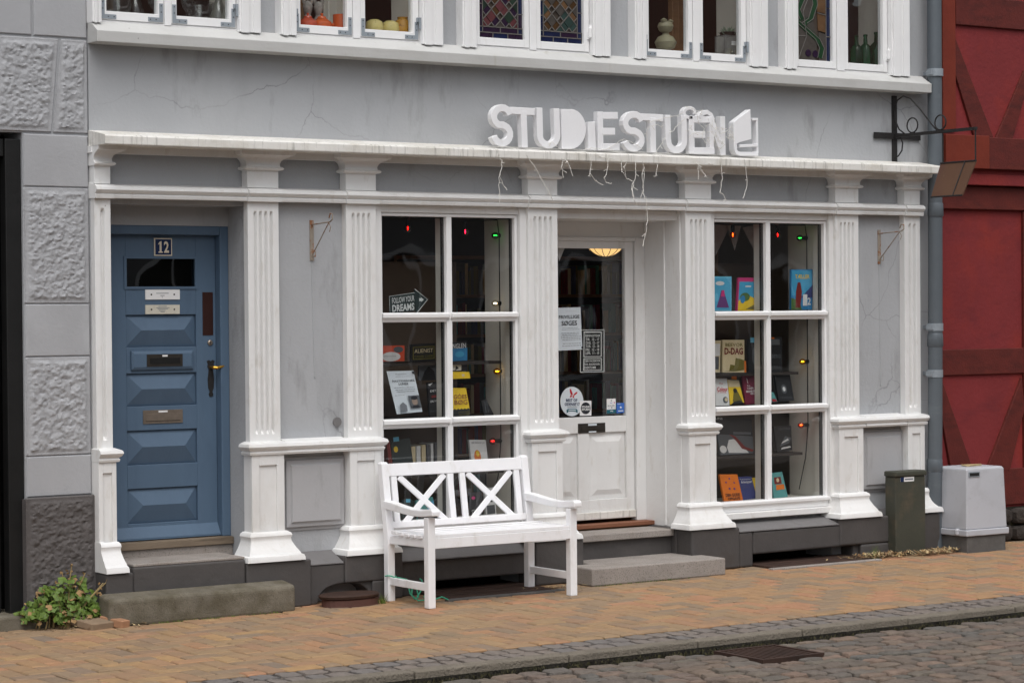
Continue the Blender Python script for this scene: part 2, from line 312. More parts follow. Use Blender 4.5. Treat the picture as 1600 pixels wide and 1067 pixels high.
class MB:
    def __init__(s, mat='white'):
        s.v = []; s.f = []; s.fm = []; s.mats = []; s.use(mat)
    def use(s, mat):
        if mat not in s.mats: s.mats.append(mat)
        s.cur = s.mats.index(mat); return s
    def add(s, vs, fs):
        o = len(s.v); s.v += [tuple(p) for p in vs]
        for f in fs: s.f.append(tuple(i + o for i in f)); s.fm.append(s.cur)
        return s
    def box(s, x0, x1, y0, y1, z0, z1):
        x0, x1 = sorted((x0, x1)); y0, y1 = sorted((y0, y1)); z0, z1 = sorted((z0, z1))
        return s.add([(x0, y0, z0), (x1, y0, z0), (x1, y1, z0), (x0, y1, z0), (x0, y0, z1), (x1, y0, z1), (x1, y1, z1), (x0, y1, z1)],
                     [(0, 3, 2, 1), (4, 5, 6, 7), (0, 1, 5, 4), (1, 2, 6, 5), (2, 3, 7, 6), (3, 0, 4, 7)])
    def hexa(s, a, b):
        """two quads (lists of 4 points) joined as a solid"""
        return s.add(list(a) + list(b), [(0, 1, 2, 3), (7, 6, 5, 4), (0, 4, 5, 1), (1, 5, 6, 2), (2, 6, 7, 3), (3, 7, 4, 0)])
    def prism(s, pts, vec):
        n = len(pts); vec = Vector(vec)
        vs = [Vector(p) for p in pts] + [Vector(p) + vec for p in pts]
        return s.add(vs, [tuple(range(n)), tuple(range(2*n - 1, n - 1, -1))] + [(i, (i + 1) % n, n + (i + 1) % n, n + i) for i in range(n)])
    def loft(s, secs, closed=False, caps=True):
        n = len(secs[0]); vs = [p for q in secs for p in q]; fs = []
        for k in range(len(secs) - 1):
            for i in range(n if closed else n - 1):
                j = (i + 1) % n
                fs.append((k*n + i, k*n + j, (k + 1)*n + j, (k + 1)*n + i))
        if caps: fs += [tuple(range(n)), tuple(range((len(secs) - 1)*n, len(secs)*n))]
        return s.add(vs, fs)
    def tube(s, path, r, n=6, closed=False):
        path = [Vector(p) for p in path]; secs = []
        m = len(path); up = None
        for i, p in enumerate(path):
            a = path[i - 1] if (i or closed) else p; b = path[(i + 1) % m] if (i < m - 1 or closed) else p
            t = (b - a).normalized()
            if up is None:
                up = Vector((0, 0, 1)) if abs(t.z) < .9 else Vector((0, 1, 0))
            u = t.cross(up)
            if u.length < 1e-6: u = t.orthogonal()
            u.normalize(); up = u.cross(t).normalized()
            rr = r[i] if isinstance(r, (list, tuple)) else r
            secs.append([p + (u*math.cos(2*PI*k/n) + up*math.sin(2*PI*k/n))*rr for k in range(n)])
        if closed: secs.append(secs[0])
        return s.loft(secs, True, not closed)
    def lathe(s, c, prof, n=14, axis='z'):
        c = Vector(c); secs = []
        for r, h in prof:
            q = []
            for k in range(n):
                a = 2*PI*k/n; u, v = r*math.cos(a), r*math.sin(a)
                q.append(c + (Vector((u, v, h)) if axis == 'z' else Vector((h, u, v)) if axis == 'x' else Vector((u, h, v))))
            secs.append(q)
        return s.loft(secs, True, True)
    def stroke(s, pts, wd, vec, closed=False):
        """ribbon of width wd along points (x,z) at depth y, extruded by vec"""
        n = len(pts); L = []; R = []
        for i in range(n):
            a = pts[i - 1] if (i or closed) else pts[i]; b = pts[(i + 1) % n] if (i < n - 1 or closed) else pts[i]
            t = Vector((b[0] - a[0], 0, b[2] - a[2])).normalized(); nn = Vector((-t.z, 0, t.x))*(wd/2)
            L.append(Vector(pts[i]) + nn); R.append(Vector(pts[i]) - nn)
        v = Vector(vec); secs = [[L[i], R[i], R[i] + v, L[i] + v] for i in range(n)]
        if closed: secs.append(secs[0])
        return s.loft(secs, True, not closed)
    def text(s, t, o, u, v, mat, bold=0.0, off=.0015):
        """lettering laid on a face: fills the parallelogram o, o+u, o+v"""
        vs, fs = text_geo(t, bold)
        if not vs: return s
        x0 = min(p[0] for p in vs); x1 = max(p[0] for p in vs); y0 = min(p[1] for p in vs); y1 = max(p[1] for p in vs)
        o, u, v = Vector(o), Vector(u), Vector(v); n = u.cross(v).normalized()*off
        keep = s.mats[s.cur]; s.use(mat)
        s.add([o + n + u*((p[0] - x0)/(x1 - x0)) + v*((p[1] - y0)/(y1 - y0)) for p in vs], fs)
        return s.use(keep)
    def build(s, name, parent=None, label=None, cat=None, group=None, kind=None, smooth=False, bevel=0, seg=2, recalc=True):
        me = bpy.data.meshes.new(name)
        if parent: org = wloc(parent)
        else:
            xs = [p[0] for p in s.v]; ys = [p[1] for p in s.v]; zs = [p[2] for p in s.v]
            org = Vector(((min(xs) + max(xs))/2, (min(ys) + max(ys))/2, min(zs)))
        me.from_pydata([(p[0] - org.x, p[1] - org.y, p[2] - org.z) for p in s.v], [], s.f)
        for mn in s.mats: me.materials.append(M[mn])
        me.polygons.foreach_set('material_index', s.fm)
        if recalc:
            bm = bmesh.new(); bm.from_mesh(me); bmesh.ops.recalc_face_normals(bm, faces=bm.faces); bm.to_mesh(me); bm.free()
        if smooth:
            me.polygons.foreach_set('use_smooth', [True]*len(me.polygons))
            try: me.set_sharp_from_angle(angle=math.radians(38))
            except Exception: pass
        o = bpy.data.objects.new(name, me); COL.objects.link(o)
        if parent: o.parent = parent
        else: o.location = org
        if bevel:
            b = o.modifiers.new('bevel', 'BEVEL'); b.width = bevel; b.segments = seg; b.limit_method = 'ANGLE'; b.angle_limit = math.radians(40)
        return props(o, label, cat, group, kind)

def inst(me, name, parent, loc, rz=0, scale=(1, 1, 1), rx=0, ry=0):
    o = bpy.data.objects.new(name, me); COL.objects.link(o); o.parent = parent
    o.location = Vector(loc) - wloc(parent); o.rotation_euler = (rx, ry, rz); o.scale = scale
    return o

def one(mat, *a):
    return MB(mat).box(*a)

# ================================================================== GROUND
one('asphalt', -60, 60, -80, 20, -.30, -.16).build('ground', kind='structure')
road = one('soil', -14, 22, -9.5, -3.06, -.155, -.072).build('road', kind='structure')
pave = one('joint', -10, 16, -2.60, .6, -.12, -.020).build('pavement', kind='structure')
edge = one('joint_grey', -10, 16, -2.93, -2.60, -.12, -.012).build('pavement_edging', kind='structure')
kerb = one('soil', -10, 16, -3.06, -2.93, -.15, -.04).build('kerb', kind='structure')

def infr(p, mg=12):
    x, y = proj(p); return -mg < x < 1600 + mg and -mg < y < 1067 + mg

# herringbone clay pavers
BL, BW = .238, .119
def paver_mesh(k):
    rnd = random.Random(k); mb = MB('brick')
    l, wd = BL/2 - .0050, BW/2 - .0050; c = .0065
    j = lambda: rnd.uniform(-.0018, .0018)
    top = [(-l + c + j(), -wd + c + j(), 0), (l - c + j(), -wd + c + j(), 0), (l - c + j(), wd - c + j(), 0), (-l + c + j(), wd - c + j(), 0)]
    mid = [(-l, -wd, -c), (l, -wd, -c), (l, wd, -c), (-l, wd, -c)]
    bot = [(x, y, -.05) for x, y, z in mid]
    mb.loft([bot, mid, top], True, True)
    me = bpy.data.meshes.new('brick'); me.from_pydata(mb.v, [], mb.f); me.materials.append(M['brick'])
    return me
PM = [paver_mesh(k) for k in range(6)]
cands = []
for ix in range(-40, 100):
    for iy in range(-2, 22):
        x = -5.2 + ix*BW; y = -2.595 + iy*BW; k = (ix - iy) % 4
        if k == 0: cx, cy, rz = x + BW, y + BW/2, 0
        elif k == 3: cx, cy, rz = x + BW/2, y + BW, PI/2
        else: continue
        if rz == 0 and (cy < -2.59 or cy > .1): continue
        if rz and (cy - BL/2 < -2.62 or cy > .1): continue
        if cx < -5.6 or cx > 6.4: continue
        cands.append((cx, cy, rz))
# half bricks closing the street edge
vis = sorted([c for c in cands if infr(Vector((c[0], c[1], 0)), 0)], key=lambda c: (Vector((c[0], c[1], 0)) - CAM).length)
part300 = set(vis[:300])
rest = MB('brick')
rp_ = random.Random(5)
BMATS = []
for i, c in enumerate([S(160, 127, 94), S(143, 121, 97), S(164, 123, 94), S(149, 125, 97), S(138, 118, 97), S(158, 126, 94)]):
    pm('brick_%d' % i, c, .85, .10, 14, .4, 90, layers=[(S(112, 98, 82), (7, 7, 7), .52, .78, .45)]); BMATS.append('brick_%d' % i)
for c in cands:
    dz = rp_.uniform(-.0035, .0025); rx, ry = rp_.uniform(-.012, .012), rp_.uniform(-.008, .008)
    me = PM[rp_.randrange(6)]
    if c in part300:
        inst(me, 'brick', pave, (c[0], c[1], dz), c[2] + (PI if rp_.random() < .5 else 0), (1, 1, 1), rx, ry)
    else:
        mt = Matrix.Translation((c[0], c[1], dz)) @ Matrix.Rotation(c[2], 4, 'Z') @ Matrix.Rotation(rx, 4, 'X')
        rest.use(rp_.choice(BMATS)); rest.add([mt @ v.co for v in me.vertices], [tuple(p.vertices) for p in me.polygons])
for ix in range(-40, 100):            # cut bricks along the edging
    x = -5.2 + ix*BW
    if ix % 4 == 2 and -5.6 < x < 6.3:
        mt = Matrix.Translation((x + BW/2, -2.595 + BW/2, rp_.uniform(-.003, .002))) @ Matrix.Diagonal((.5, 1, 1, 1)); me = PM[0]
        rest.use(rp_.choice(BMATS)); rest.add([mt @ v.co for v in me.vertices], [tuple(p.vertices) for p in me.polygons])
rest.build('brick_paving', pave, kind='stuff', recalc=True)

# granite setts in two courses beside the kerb, then kerbstones
def stone_mesh(name, mat, k, dome=.012, n=10, irr=.10, e=5.0):
    rnd = random.Random(k*7 + 3); pts = []
    for i in range(n):
        a = 2*PI*(i + .5)/n
        ca, sa = math.cos(a), math.sin(a)
        r = (abs(ca)**e + abs(sa)**e)**(-1/e)
        r *= 1 + rnd.uniform(-irr, irr*.3)
        pts.append((r*ca, r*sa))
    mb = MB(mat)
    b = [(x, y, -.06) for x, y in pts]; c = [(x, y, -dome*1.1 + rnd.uniform(-.003, .003)) for x, y in pts]
    d = [(x*.84, y*.84, -dome*.3 + rnd.uniform(-.003, .003)) for x, y in pts]
    e = [(x*.5, y*.5, rnd.uniform(-.002, .002)) for x, y in pts]
    mb.loft([b, c, d, e], True, True)
    me = bpy.data.meshes.new(name); me.from_pydata(mb.v, [], mb.f); me.materials.append(M[mat])
    me.polygons.foreach_set('use_smooth', [True]*len(me.polygons))
    return me
SM = [stone_mesh('sett', 'sett', k, .004, 16, .025, 11.0) for k in range(6)]
rs = random.Random(3)
for row in range(2):
    x = -4.6
    while x < 6.4:
        l = rs.uniform(.10, .17)
        y = -2.683 - row*.165
        if infr(Vector((x + l/2, y, 0)), 40):
            inst(rs.choice(SM), 'sett', edge, (x + l/2, y, -.004 + rs.uniform(-.003, .002)), rs.choice((0, PI)), (l/2 - .0015, .0815, 1))
        x += l
x = -4.8
while x < 6.5:
    l = rs.uniform(.7, 1.05)
    one('kerbstone', x + .004, x + l - .004, -3.055, -2.938, -.12, .001 + rs.uniform(-.004, .003)).build('kerbstone', kerb, bevel=.009, seg=2)
    x += l
# road cobbles in uneven courses
rc_ = random.Random(8); cob = []
def rowy(r, x): return -3.165 - r*.128 + .018*math.sin(x*1.7 + r*1.3) + .012*noise.noise(Vector((x*2.3, r*7.1, 0)))
for r in range(32):
    x = -4.6 + rc_.random()*.2
    while x < 7:
        l = rc_.choice((rc_.uniform(.11, .16), rc_.uniform(.15, .22)))
        cob.append((r, x, x + l)); x += l
def cobble_pts(r, x0, x1):
    g = .0095; sk0, sk1 = [.018*noise.noise(Vector((q*9.1, r*3.3, 5))) for q in (x0, x1)]
    tl = (x0 + g + sk0, rowy(r, x0) - g); tr = (x1 - g + sk1, rowy(r, x1) - g); bl = (x0 + g - sk0, rowy(r + 1, x0) + g); br = (x1 - g - sk1, rowy(r + 1, x1) + g)
    rr = random.Random(int(x0*1000) + r*77); j_ = lambda: rr.uniform(-.006, .006)
    P = []
    for (a, b) in ((bl, br), (br, tr), (tr, tl), (tl, bl)):
        for t in (.12, .5, .88): P.append((a[0] + (b[0] - a[0])*t + j_()*.6, a[1] + (b[1] - a[1])*t + j_()))
    return P
def cobble_geo(r, x0, x1, mb, off=(0, 0, 0)):
    P = cobble_pts(r, x0, x1); rr = random.Random(int(x0*997) + r); cx = sum(p[0] for p in P)/12; cy = sum(p[1] for p in P)/12
    h = -.046 + rr.uniform(-.007, .006); tx, ty = rr.uniform(-.04, .04), rr.uniform(-.05, .05)
    sec = []
    for sc, dz in ((1, -.07), (1, -.022), (.96, -.007), (.86, -.001), (.40, rr.uniform(-.001, .003))):
        sec.append([(cx + (p[0] - cx)*sc - off[0], cy + (p[1] - cy)*sc - off[1], h + dz + ((p[0] - cx)*tx + (p[1] - cy)*ty)*sc + (rr.uniform(-.002, .002) if sc < 1 else 0) - off[2]) for p in P])
    mb.loft(sec, True, True); return cx, cy
def in_drain(x0, x1, r):
    cx = (x0 + x1)/2; cy = rowy(r + .5, cx); return -.40 < cx < .14 and -3.68 < cy < -3.2
cen = lambda c: Vector(((c[1] + c[2])/2, rowy(c[0] + .5, (c[1] + c[2])/2), -.05))
cv = [c for c in cob if infr(cen(c), 25) and not in_drain(c[1], c[2], c[0])]
cv.sort(key=lambda c: (cen(c) - CAM).length)
for c in cv[:300]:
    cobble_mb = MB('cobble'); cobble_geo(*c, cobble_mb); cobble_mb.build('cobblestone', road, smooth=True)
far = MB('cobble'); seen = set(cv[:300])
for c in cob:
    p = cen(c)
    if c in seen or in_drain(c[1], c[2], c[0]) or p.y < -6.6 or p.x > 5.6: continue
    cobble_geo(*c, far)
far.build('cobblestone_paving', road, kind='stuff', smooth=True)
# moss and dirt packed along the foot of the kerb
rm = random.Random(4); ms = MB('moss')
for i in range(9000):
    x = rm.uniform(-4.5, 6.2); y = rm.gauss(-3.115, .032); z = -.068
    if not infr(Vector((x, y, 0)), 20): continue
    a = rm.random()*PI; h = rm.uniform(.008, .030); wd = rm.uniform(.006, .018); dx, dy = math.cos(a)*wd, math.sin(a)*wd
    ms.use('moss' if rm.random() < .35 else 'soil')
    ms.add([(x - dx, y - dy, z), (x + dx, y + dy, z), (x + rm.uniform(-.012, .012), y + rm.uniform(-.012, .012), z + h)], [(0, 1, 2)])
ms.build('moss', kind='stuff', label='dark moss and dirt packed along the foot of the kerb', cat='moss', recalc=False)
# road drain
dg_ = thing('drain_grate', 'rusty iron drain grate sunk in the cobbled road by the kerb', 'drain', (-.13, -3.44, -.06))
fr = MB('hatch')
fr.box(-.36, .10, -3.66, -3.635, -.075, -.038).box(-.36, .10, -3.245, -3.22, -.075, -.038).box(-.36, -.335, -3.635, -3.245, -.075, -.038).box(.075, .10, -3.635, -3.245, -.075, -.038)
fr.build('frame', dg_)
for i in range(11):
    one('hatch', -.325 + i*.037, -.305 + i*.037, -3.635, -3.245, -.072, -.043).build('bar', dg_)

# ================================================================== SHOP HOUSE
H = thing('shop_house', 'grey rendered house with white pilaster shopfront and blue door', 'house', (.9, .1, 0))
UW = [(-2.785, -1.59), (-1.44, -.17), (-.01, 1.27), (1.49, 2.76), (2.93, 4.23)]
XL, XR = -2.78, 4.555
wl = MB('wall_grey')
wl.box(XL, XR, 0, .35, 3.05, 3.74)
px = XL
for (a, b) in UW:
    if a > px: wl.box(px, a + .03, .0, .35, 3.74, 5.1)
    px = b - .03
wl.box(px, XR, 0, .35, 3.74, 5.1); wl.box(XL, XR, 0, .35, 5.1, 6.0)
wl.box(XL, XR, .025, .35, 2.70, 3.05)
wl.box(-1.68, -.69, 0, .35, 0, 2.70)
wl.box(3.44, XR, 0, .35, 0, 2.70)
wl.box(XL, -2.665, .0, .35, 0, 2.70)
wl.box(.53, .80, .03, .35, 0, 2.70); wl.box(1.965, 2.22, .03, .35, 0, 2.70)
wl.box(-.69, .53, .03, .35, .14, .36); wl.box(2.22, 3.44, .03, .35, .14, .36)
wl.box(-.69, .53, .05, .35, 2.63, 2.70); wl.box(2.22, 3.44, .05, .35, 2.63, 2.70)
wl.box(-2.665, -1.68, .235, .35, 2.515, 2.70)           # panel above the blue door
wl.box(-2.665, -1.68, .02, .235, 2.64, 2.70)
wl.build('wall', H)
MB('wall_grey').box(XL, XR, .35, 6, 5.9, 6.0).box(XL, XL + .1, .36, 6, 0, 5.9).box(XR - .1, XR, .36, 6, 0, 5.9).box(XL, XR, 6, 6.1, 0, 6).build('rear_wall', H)

# plinth with blocks under the pilasters
PIL = [(-2.775, -2.665, 1), (-1.69, -1.46, 4), (-.945, -.71, 4), (.545, .80, 4), (1.965, 2.21, 4), (3.45, 3.69, 4), (4.18, 4.35, 2)]
pl = MB('plinth')
pl.box(-2.78, -2.59, -.19, -.001, 0, .31)
def blk(x0, x1, x0b, x1b, y=-.19, z=.31):
    pl.box(x0, x1, y, -.001, 0, z)
pl.build('plinth', H, bevel=.018, seg=3); pl = MB('plinth')
blk(-1.79, -1.31, 0, 0)
# between pilaster 2 and 3, with the arched cellar hole
def arch_hole(x0, x1, zt):
    n = 14; pts = []
    cx = (x0 + x1)/2
    for i in range(n + 1):
        t = i/n; x = x0 + (x1 - x0)*t
        pts.append((x, zt*(1 - abs(2*t - 1)**2.6)**.5))
    return pts
hole = arch_hole(-1.25, -.84, .125)
pts = [(-1.31, 0)] + hole + [(-.60, 0), (-.60, .262), (-1.31, .262)]
pl.prism([(x, -.165, z) for x, z in pts], (0, .164, 0))
pl.box(-1.05, -.60, -.19, -.166, .13, .31); pl.box(-.84, -.60, -.19, -.166, 0, .13); pl.box(-1.05, -.60, -.165, -.001, .263, .31)
# below window 1: low wall with wide cellar opening
pl.box(-.60, -.30, -.13, -.001, 0, .235); pl.box(-.30, .47, -.13, -.001, .085, .235); pl.box(.47, .55, -.13, -.001, 0, .235)
pl.box(.50, .915, -.19, -.001, 0, .31)
pl.box(.80, .97, -.001, .36, 0, .30)
pl.build('plinth', H, bevel=.018, seg=3); pl = MB('plinth')
# door recess base and right block
pl.box(1.90, 2.36, -.19, -.001, 0, .31); pl.box(1.90, 1.965, -.001, .36, 0, .31)
# below window 2 with opening
pl.box(2.36, 2.50, -.176, -.001, 0, .265); pl.prism([(2.50, -.176, .09), (3.53, -.176, .095), (3.53, -.176, .265), (2.50, -.176, .265)], (0, .175, 0))
pl.prism([(2.50, -.15, .0), (2.55, -.15, .04), (2.50, -.15, .09)], (0, .149, 0)) if False else None
pl.box(3.53, 4.37, -.15, -.001, 0, .265); pl.box(3.36, 3.88, -.19, -.15, .10, .31); pl.box(3.58, 3.88, -.19, -.15, 0, .10)
pl.box(3.36, 3.88, -.15, -.001, .265, .31)
pl.box(3.88, 4.37, -.15, -.001, .265, .30); pl.box(4.12, 4.43, -.19, -.15, 0, .30)
pl.box(4.37, XR, -.10, -.001, 0, .30)
pl.build('plinth', H, bevel=.018, seg=3)
lg = MB('plinth_ledge')
def ledge(x0, x1, yf, z0, z1, yb=-.002, zb=None):
    lg.add([(x0, yf, z0), (x1, yf, z0), (x1, yb, z0), (x0, yb, z0), (x0, yf, z0 + .006), (x1, yf, z0 + .006), (x1, yb, z1), (x0, yb, z1)],
           [(0, 3, 2, 1), (4, 5, 6, 7), (0, 1, 5, 4), (1, 2, 6, 5), (2, 3, 7, 6), (3, 0, 4, 7)])
for e_ in ((-1.308, -1.052, -.172, .263, .34), (-.598, .498, -.15, .236, .33), (2.362, 3.358, -.182, .266, .325), (3.882, 4.118, -.155, .301, .35)):
    lg = MB('plinth_ledge'); ledge(*e_); lg.build('plinth_ledge', H)
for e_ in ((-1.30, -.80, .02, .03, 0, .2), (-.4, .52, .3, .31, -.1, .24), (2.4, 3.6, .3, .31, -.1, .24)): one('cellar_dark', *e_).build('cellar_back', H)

# pilasters
def wrap(mb, x0, x1, yf, prof, back=-.0):
    secs = []
    for o, z in prof:
        xl = max(x0 - o, -2.7822); secs.append([(xl, back, z), (xl, yf - o*1.0, z), (x1 + o, yf - o*1.0, z), (x1 + o, back, z)])
    mb.loft(secs, True, True)
def wrap2(mb, x0, x1, yf, prof, back=0.0):
    secs = [[(max(x0 - o, -2.7836), back, z), (max(x0 - o, -2.7836), yf - f, z), (x1 + (o if x0 > -2.7 else o*.35), yf - f, z), (x1 + (o if x0 > -2.7 else o*.35), back, z)] for o, f, z in prof]
    mb.loft(secs, True, True)
YS = -.06
for i, (x0, x1, nf) in enumerate(PIL):
    sh = MB('white'); z0, z1 = 1.085, 2.672; wd = x1 - x0
    xs = []
    if nf:
        mg = .035 if nf > 1 else .03
        pit = (wd - 2*mg)/nf; g = pit*.30
        for k in range(nf):
            c = x0 + mg + pit*(k + .5); xs.append((c - g, c - g*.45, c + g*.45, c + g))
    secs = []
    for z, d in ((z0, 0), (z0 + .055, 0), (z0 + .078, .024), (z1 - .088, .024), (z1 - .065, 0), (z1, 0)):
        q = [(x0, 0, z), (x0, YS, z)]
        for a, b, c, e in xs: q += [(a, YS, z), (b, YS + d, z), (c, YS + d, z), (e, YS, z)]
        q += [(x1, YS, z), (x1, 0, z)]
        secs.append(q)
    sh.loft(secs, True, True)
    p = sh.build('pilaster', H, bevel=.002, seg=1)
    cp = MB('white')
    cp.box(x0, x1, YS, .02, 2.76, 2.885)
    wrap(cp, x0, x1, YS, [(.0, 2.872), (.022, 2.876), (.03, 2.886), (.022, 2.896), (.010, 2.90), (.008, 2.918), (.016, 2.938), (.034, 2.953), (.058, 2.962), (.062, 2.968), (.082, 2.972), (.088, 2.999)], .02)
    cp.build('capital', p, smooth=True)
    pd = MB('white'); yp = -.095; zb, zt = .455, 1.005
    pd.box(x0 - .006, x1 + .006, yp + .014, .02, zb, zt)
    a, b = max(x0 - .006, -2.781), x1 + .006; fw = min(.055, wd*.27)
    pd.box(a, a + fw, yp, yp + .014, zb, zt); pd.box(b - fw, b, yp, yp + .014, zb, zt)
    pd.box(a + fw, b - fw, yp, yp + .014, zt - .07, zt); pd.box(a + fw, b - fw, yp, yp + .014, zb, zb + .045)
    pd.build('pedestal', p, bevel=.003)
    bs_ = MB('white')
    wrap2(bs_, x0 - .006, x1 + .006, yp, [(.012, .012, .50), (.030, .030, .488), (.036, .036, .472), (.028, .030, .455), (.030, .034, .435), (.048, .060, .395), (.066, .085, .365), (.072, .092, .352), (.086, .104, .346), (.092, .110, .330), (.094, .112, .311)], .02)
    bs_.build('base', p, smooth=True)
    bd = MB('white')
    wrap(bd, x0, x1, -.085, [(.0, 1.0), (.022, 1.006), (.026, 1.02), (.018, 1.03), (.034, 1.04), (.044, 1.058), (.038, 1.076), (.020, 1.084), (.0, 1.092)], .02)
    bd.build('surbase', p, smooth=True)
for (a, b) in ((-1.44, -.97), (3.72, 4.15)):
    bd = MB('white')
    bd.loft([[(x, 0, 1.0), (x, -.105, 1.004), (x, -.112, 1.018), (x, -.104, 1.03), (x, -.118, 1.042), (x, -.128, 1.058), (x, -.122, 1.076), (x, -.10, 1.085), (x, 0, 1.10)] for x in (a, b)], True, True)
    bd.build('surbase_rail', H)
# moulded rail below the frieze
rl = MB('white')
rl.loft([[(x, .03, 2.671), (x, -.075, 2.671), (x, -.080, 2.690), (x, -.072, 2.697), (x, -.086, 2.706), (x, -.098, 2.722), (x, -.094, 2.738), (x, -.076, 2.75), (x, .03, 2.766)] for x in (-2.782, 4.365)], True, True)
for (x0, x1, nf) in PIL:
    rl.loft([[(x, .028, 2.668), (x, -.090, 2.668), (x, -.094, 2.690), (x, -.086, 2.697), (x, -.100, 2.706), (x, -.112, 2.722), (x, -.108, 2.740), (x, -.090, 2.752), (x, .028, 2.770)] for x in (max(x0 - .012, -2.7825), x1 + .012)], True, True)
rl.build('frieze_rail', H)
co = MB('white_old')
co.loft([[(x, .0, 2.998), (x, -.25, 2.998), (x, -.252, 3.003), (x, -.252, 3.048), (x, -.244, 3.058), (x, .0, 3.10)] for x in (-2.7842, 4.40)], True, True)
co.build('cornice', H)
one('white', -2.79, 4.36, -.05, .024, 2.955, 2.998).build('bed_moulding', H)
# raised panels below the grey bays
for (x0, x1) in ((-1.405, -.965), (3.745, 4.165)):
    z0, z1 = .51, .955; yb = -.012
    pn = MB('panel_grey')
    pn.box(x0 - .02, x1 + .02, yb, 0.01, z0 - .025, z1 + .02)
    q = lambda d, y: [(x0 + d, y, z0 + d), (x1 - d, y, z0 + d), (x1 - d, y, z1 - d), (x0 + d, y, z1 - d)]
    pn.loft([q(0, yb), q(0, -.032), q(.028, -.036), q(.036, -.05)], True, True)
    pn.build('raised_panel', H, bevel=.003)
# thin painted-over cables below the flag holders
cb = MB('wall_grey'); cb.tube([(-1.18, -.001, 2.27), (-1.172, -.001, 1.9), (-1.165, -.001, 1.50)], .006, 6); cb.build('cable', H)
cb = MB('wall_grey'); cb.tube([(3.96, -.001, 2.29), (3.965, -.001, 1.7), (3.97, -.001, 1.32)], .006, 6); cb.build('cable', H)
pv = at(526, 659, 0); MB('plinth_ledge').lathe((pv.x, -.012, pv.z), [(.032, 0), (.032, .02)], 18, 'y').build('vent_cap', H)

# upper floor sill and windows
sl = MB('white_sill')
sl.loft([[(x, .0, 3.645), (x, -.15, 3.645), (x, -.152, 3.715), (x, -.04, 3.785), (x, .0, 3.79)] for x in (-2.784, 4.40)], True, True)
sl.build('sill', H, bevel=.004)

def upper_window(wi, x0, x1, gl, gr, brk):
    """gl/gr: glass x-ranges"""
    zt, zb = 5.0, 3.785
    w_ = MB('white_win')
    yc = -.085
    for (a, b, s) in ((x0, gl[0] - .052, 1), (gr[1] + .052, x1, -1)):     # moulded casing boards
        m_ = (a + b)/2
        w_.box(a, b, yc, .05, zb - .012, zt); w_.box(a + .012, a + (b - a)*.42, yc - .014, yc, zb - .018, zt); w_.box(a + (b - a)*.62, b - .008, yc - .007, yc, zb - .014, zt)
    mid0, mid1 = gl[1] + .042, gr[0] - .042
    w_.box(mid0, mid1, -.05, .05, zb, zt)
    w_.box(x0, x1, -.03, .05, zt, zt + .1); w_.box(gl[0] - .052, gr[1] + .052, -.035, .06, zb - .02, zb + .012)
    f = w_.build('window', H, bevel=.003)
    for k, (a, b) in enumerate((gl, gr)):
        s = MB('white_win'); o0 = a - .046; o1 = b + .038
        if k: o0 = a - .038; o1 = b + .046
        z0 = zb + .014; gz = z0 + .055
        s.box(o0, a, -.042, .02, z0, zt - .01); s.box(b, o1, -.042, .02, z0, zt - .01); s.box(a, b, -.042, .02, z0, gz); s.box(a, b, -.042, .02, zt - .07, zt - .01)
        s.build('sash', f, bevel=.003)
        if brk in (1, 2, 4):
            for sx, xa in ((1, o0 + .006), (-1, o1 - .006)):
                c = MB('metal_grey'); t = -.0455
                c.box(xa, xa + sx*.026, t, -.0425, z0 + .006, z0 + .125); c.box(xa + sx*.026, xa + sx*.105, t, -.0425, z0 + .006, z0 + .034)
                for (dx, dz) in ((.013, .11), (.013, .07), (.05, .02), (.09, .02)):
                    c.use('slot_dark').lathe((xa + sx*dx, t - .001, z0 + .0 + dz), [(.004, 0), (.004, .001)], 8, 'y').use('metal_grey')
                c.build('corner_bracket', f)
            h = MB('metal_grey'); hx = o0 if k == 0 else o1
            h.box(hx - .02, hx + .02, -.056, -.0425, z0 + .125, z0 + .155); h.lathe((hx, -.06, z0 + .075), [(.009, 0), (.009, .08)], 8)
            h.build('hinge', f)
        else:
            hx = o0 if k == 0 else o1
            h = MB('white_win'); h.lathe((hx, -.055, z0 + .10), [(.004, 0), (.013, .004), (.013, .07), (.008, .08), (.004, .095)], 8); h.box(hx - .02, hx + .02, -.05, -.042, z0 + .09, z0 + .14)
            h.build('hinge', f)
        stained = (brk == 3) or (brk == 5 and k == 0)
        if not stained:
            one('pane_old', a, b, -.012, -.008, gz, zt - .07).build('pane', f)
        else:
            leaded(f, a, b, gz, zt - .07, k, brk)
    return f

def clip_rect(poly, x0, x1, z0, z1):
    def cl(p, ins, isec):
        out = []
        for i in range(len(p)):
            a, b = p[i - 1], p[i]
            if ins(b):
                if not ins(a): out.append(isec(a, b))
                out.append(b)
            elif ins(a): out.append(isec(a, b))
        return out
    def ix(v): return lambda a, b: (v, a[1] + (b[1] - a[1])*(v - a[0])/(b[0] - a[0]))
    def iz(v): return lambda a, b: (a[0] + (b[0] - a[0])*(v - a[1])/(b[1] - a[1]), v)
    for ins, isec in ((lambda p: p[0] >= x0, ix(x0)), (lambda p: p[0] <= x1, ix(x1)), (lambda p: p[1] >= z0, iz(z0)), (lambda p: p[1] <= z1, iz(z1))):
        poly = cl(poly, ins, isec)
        if len(poly) < 3: return []
    return poly

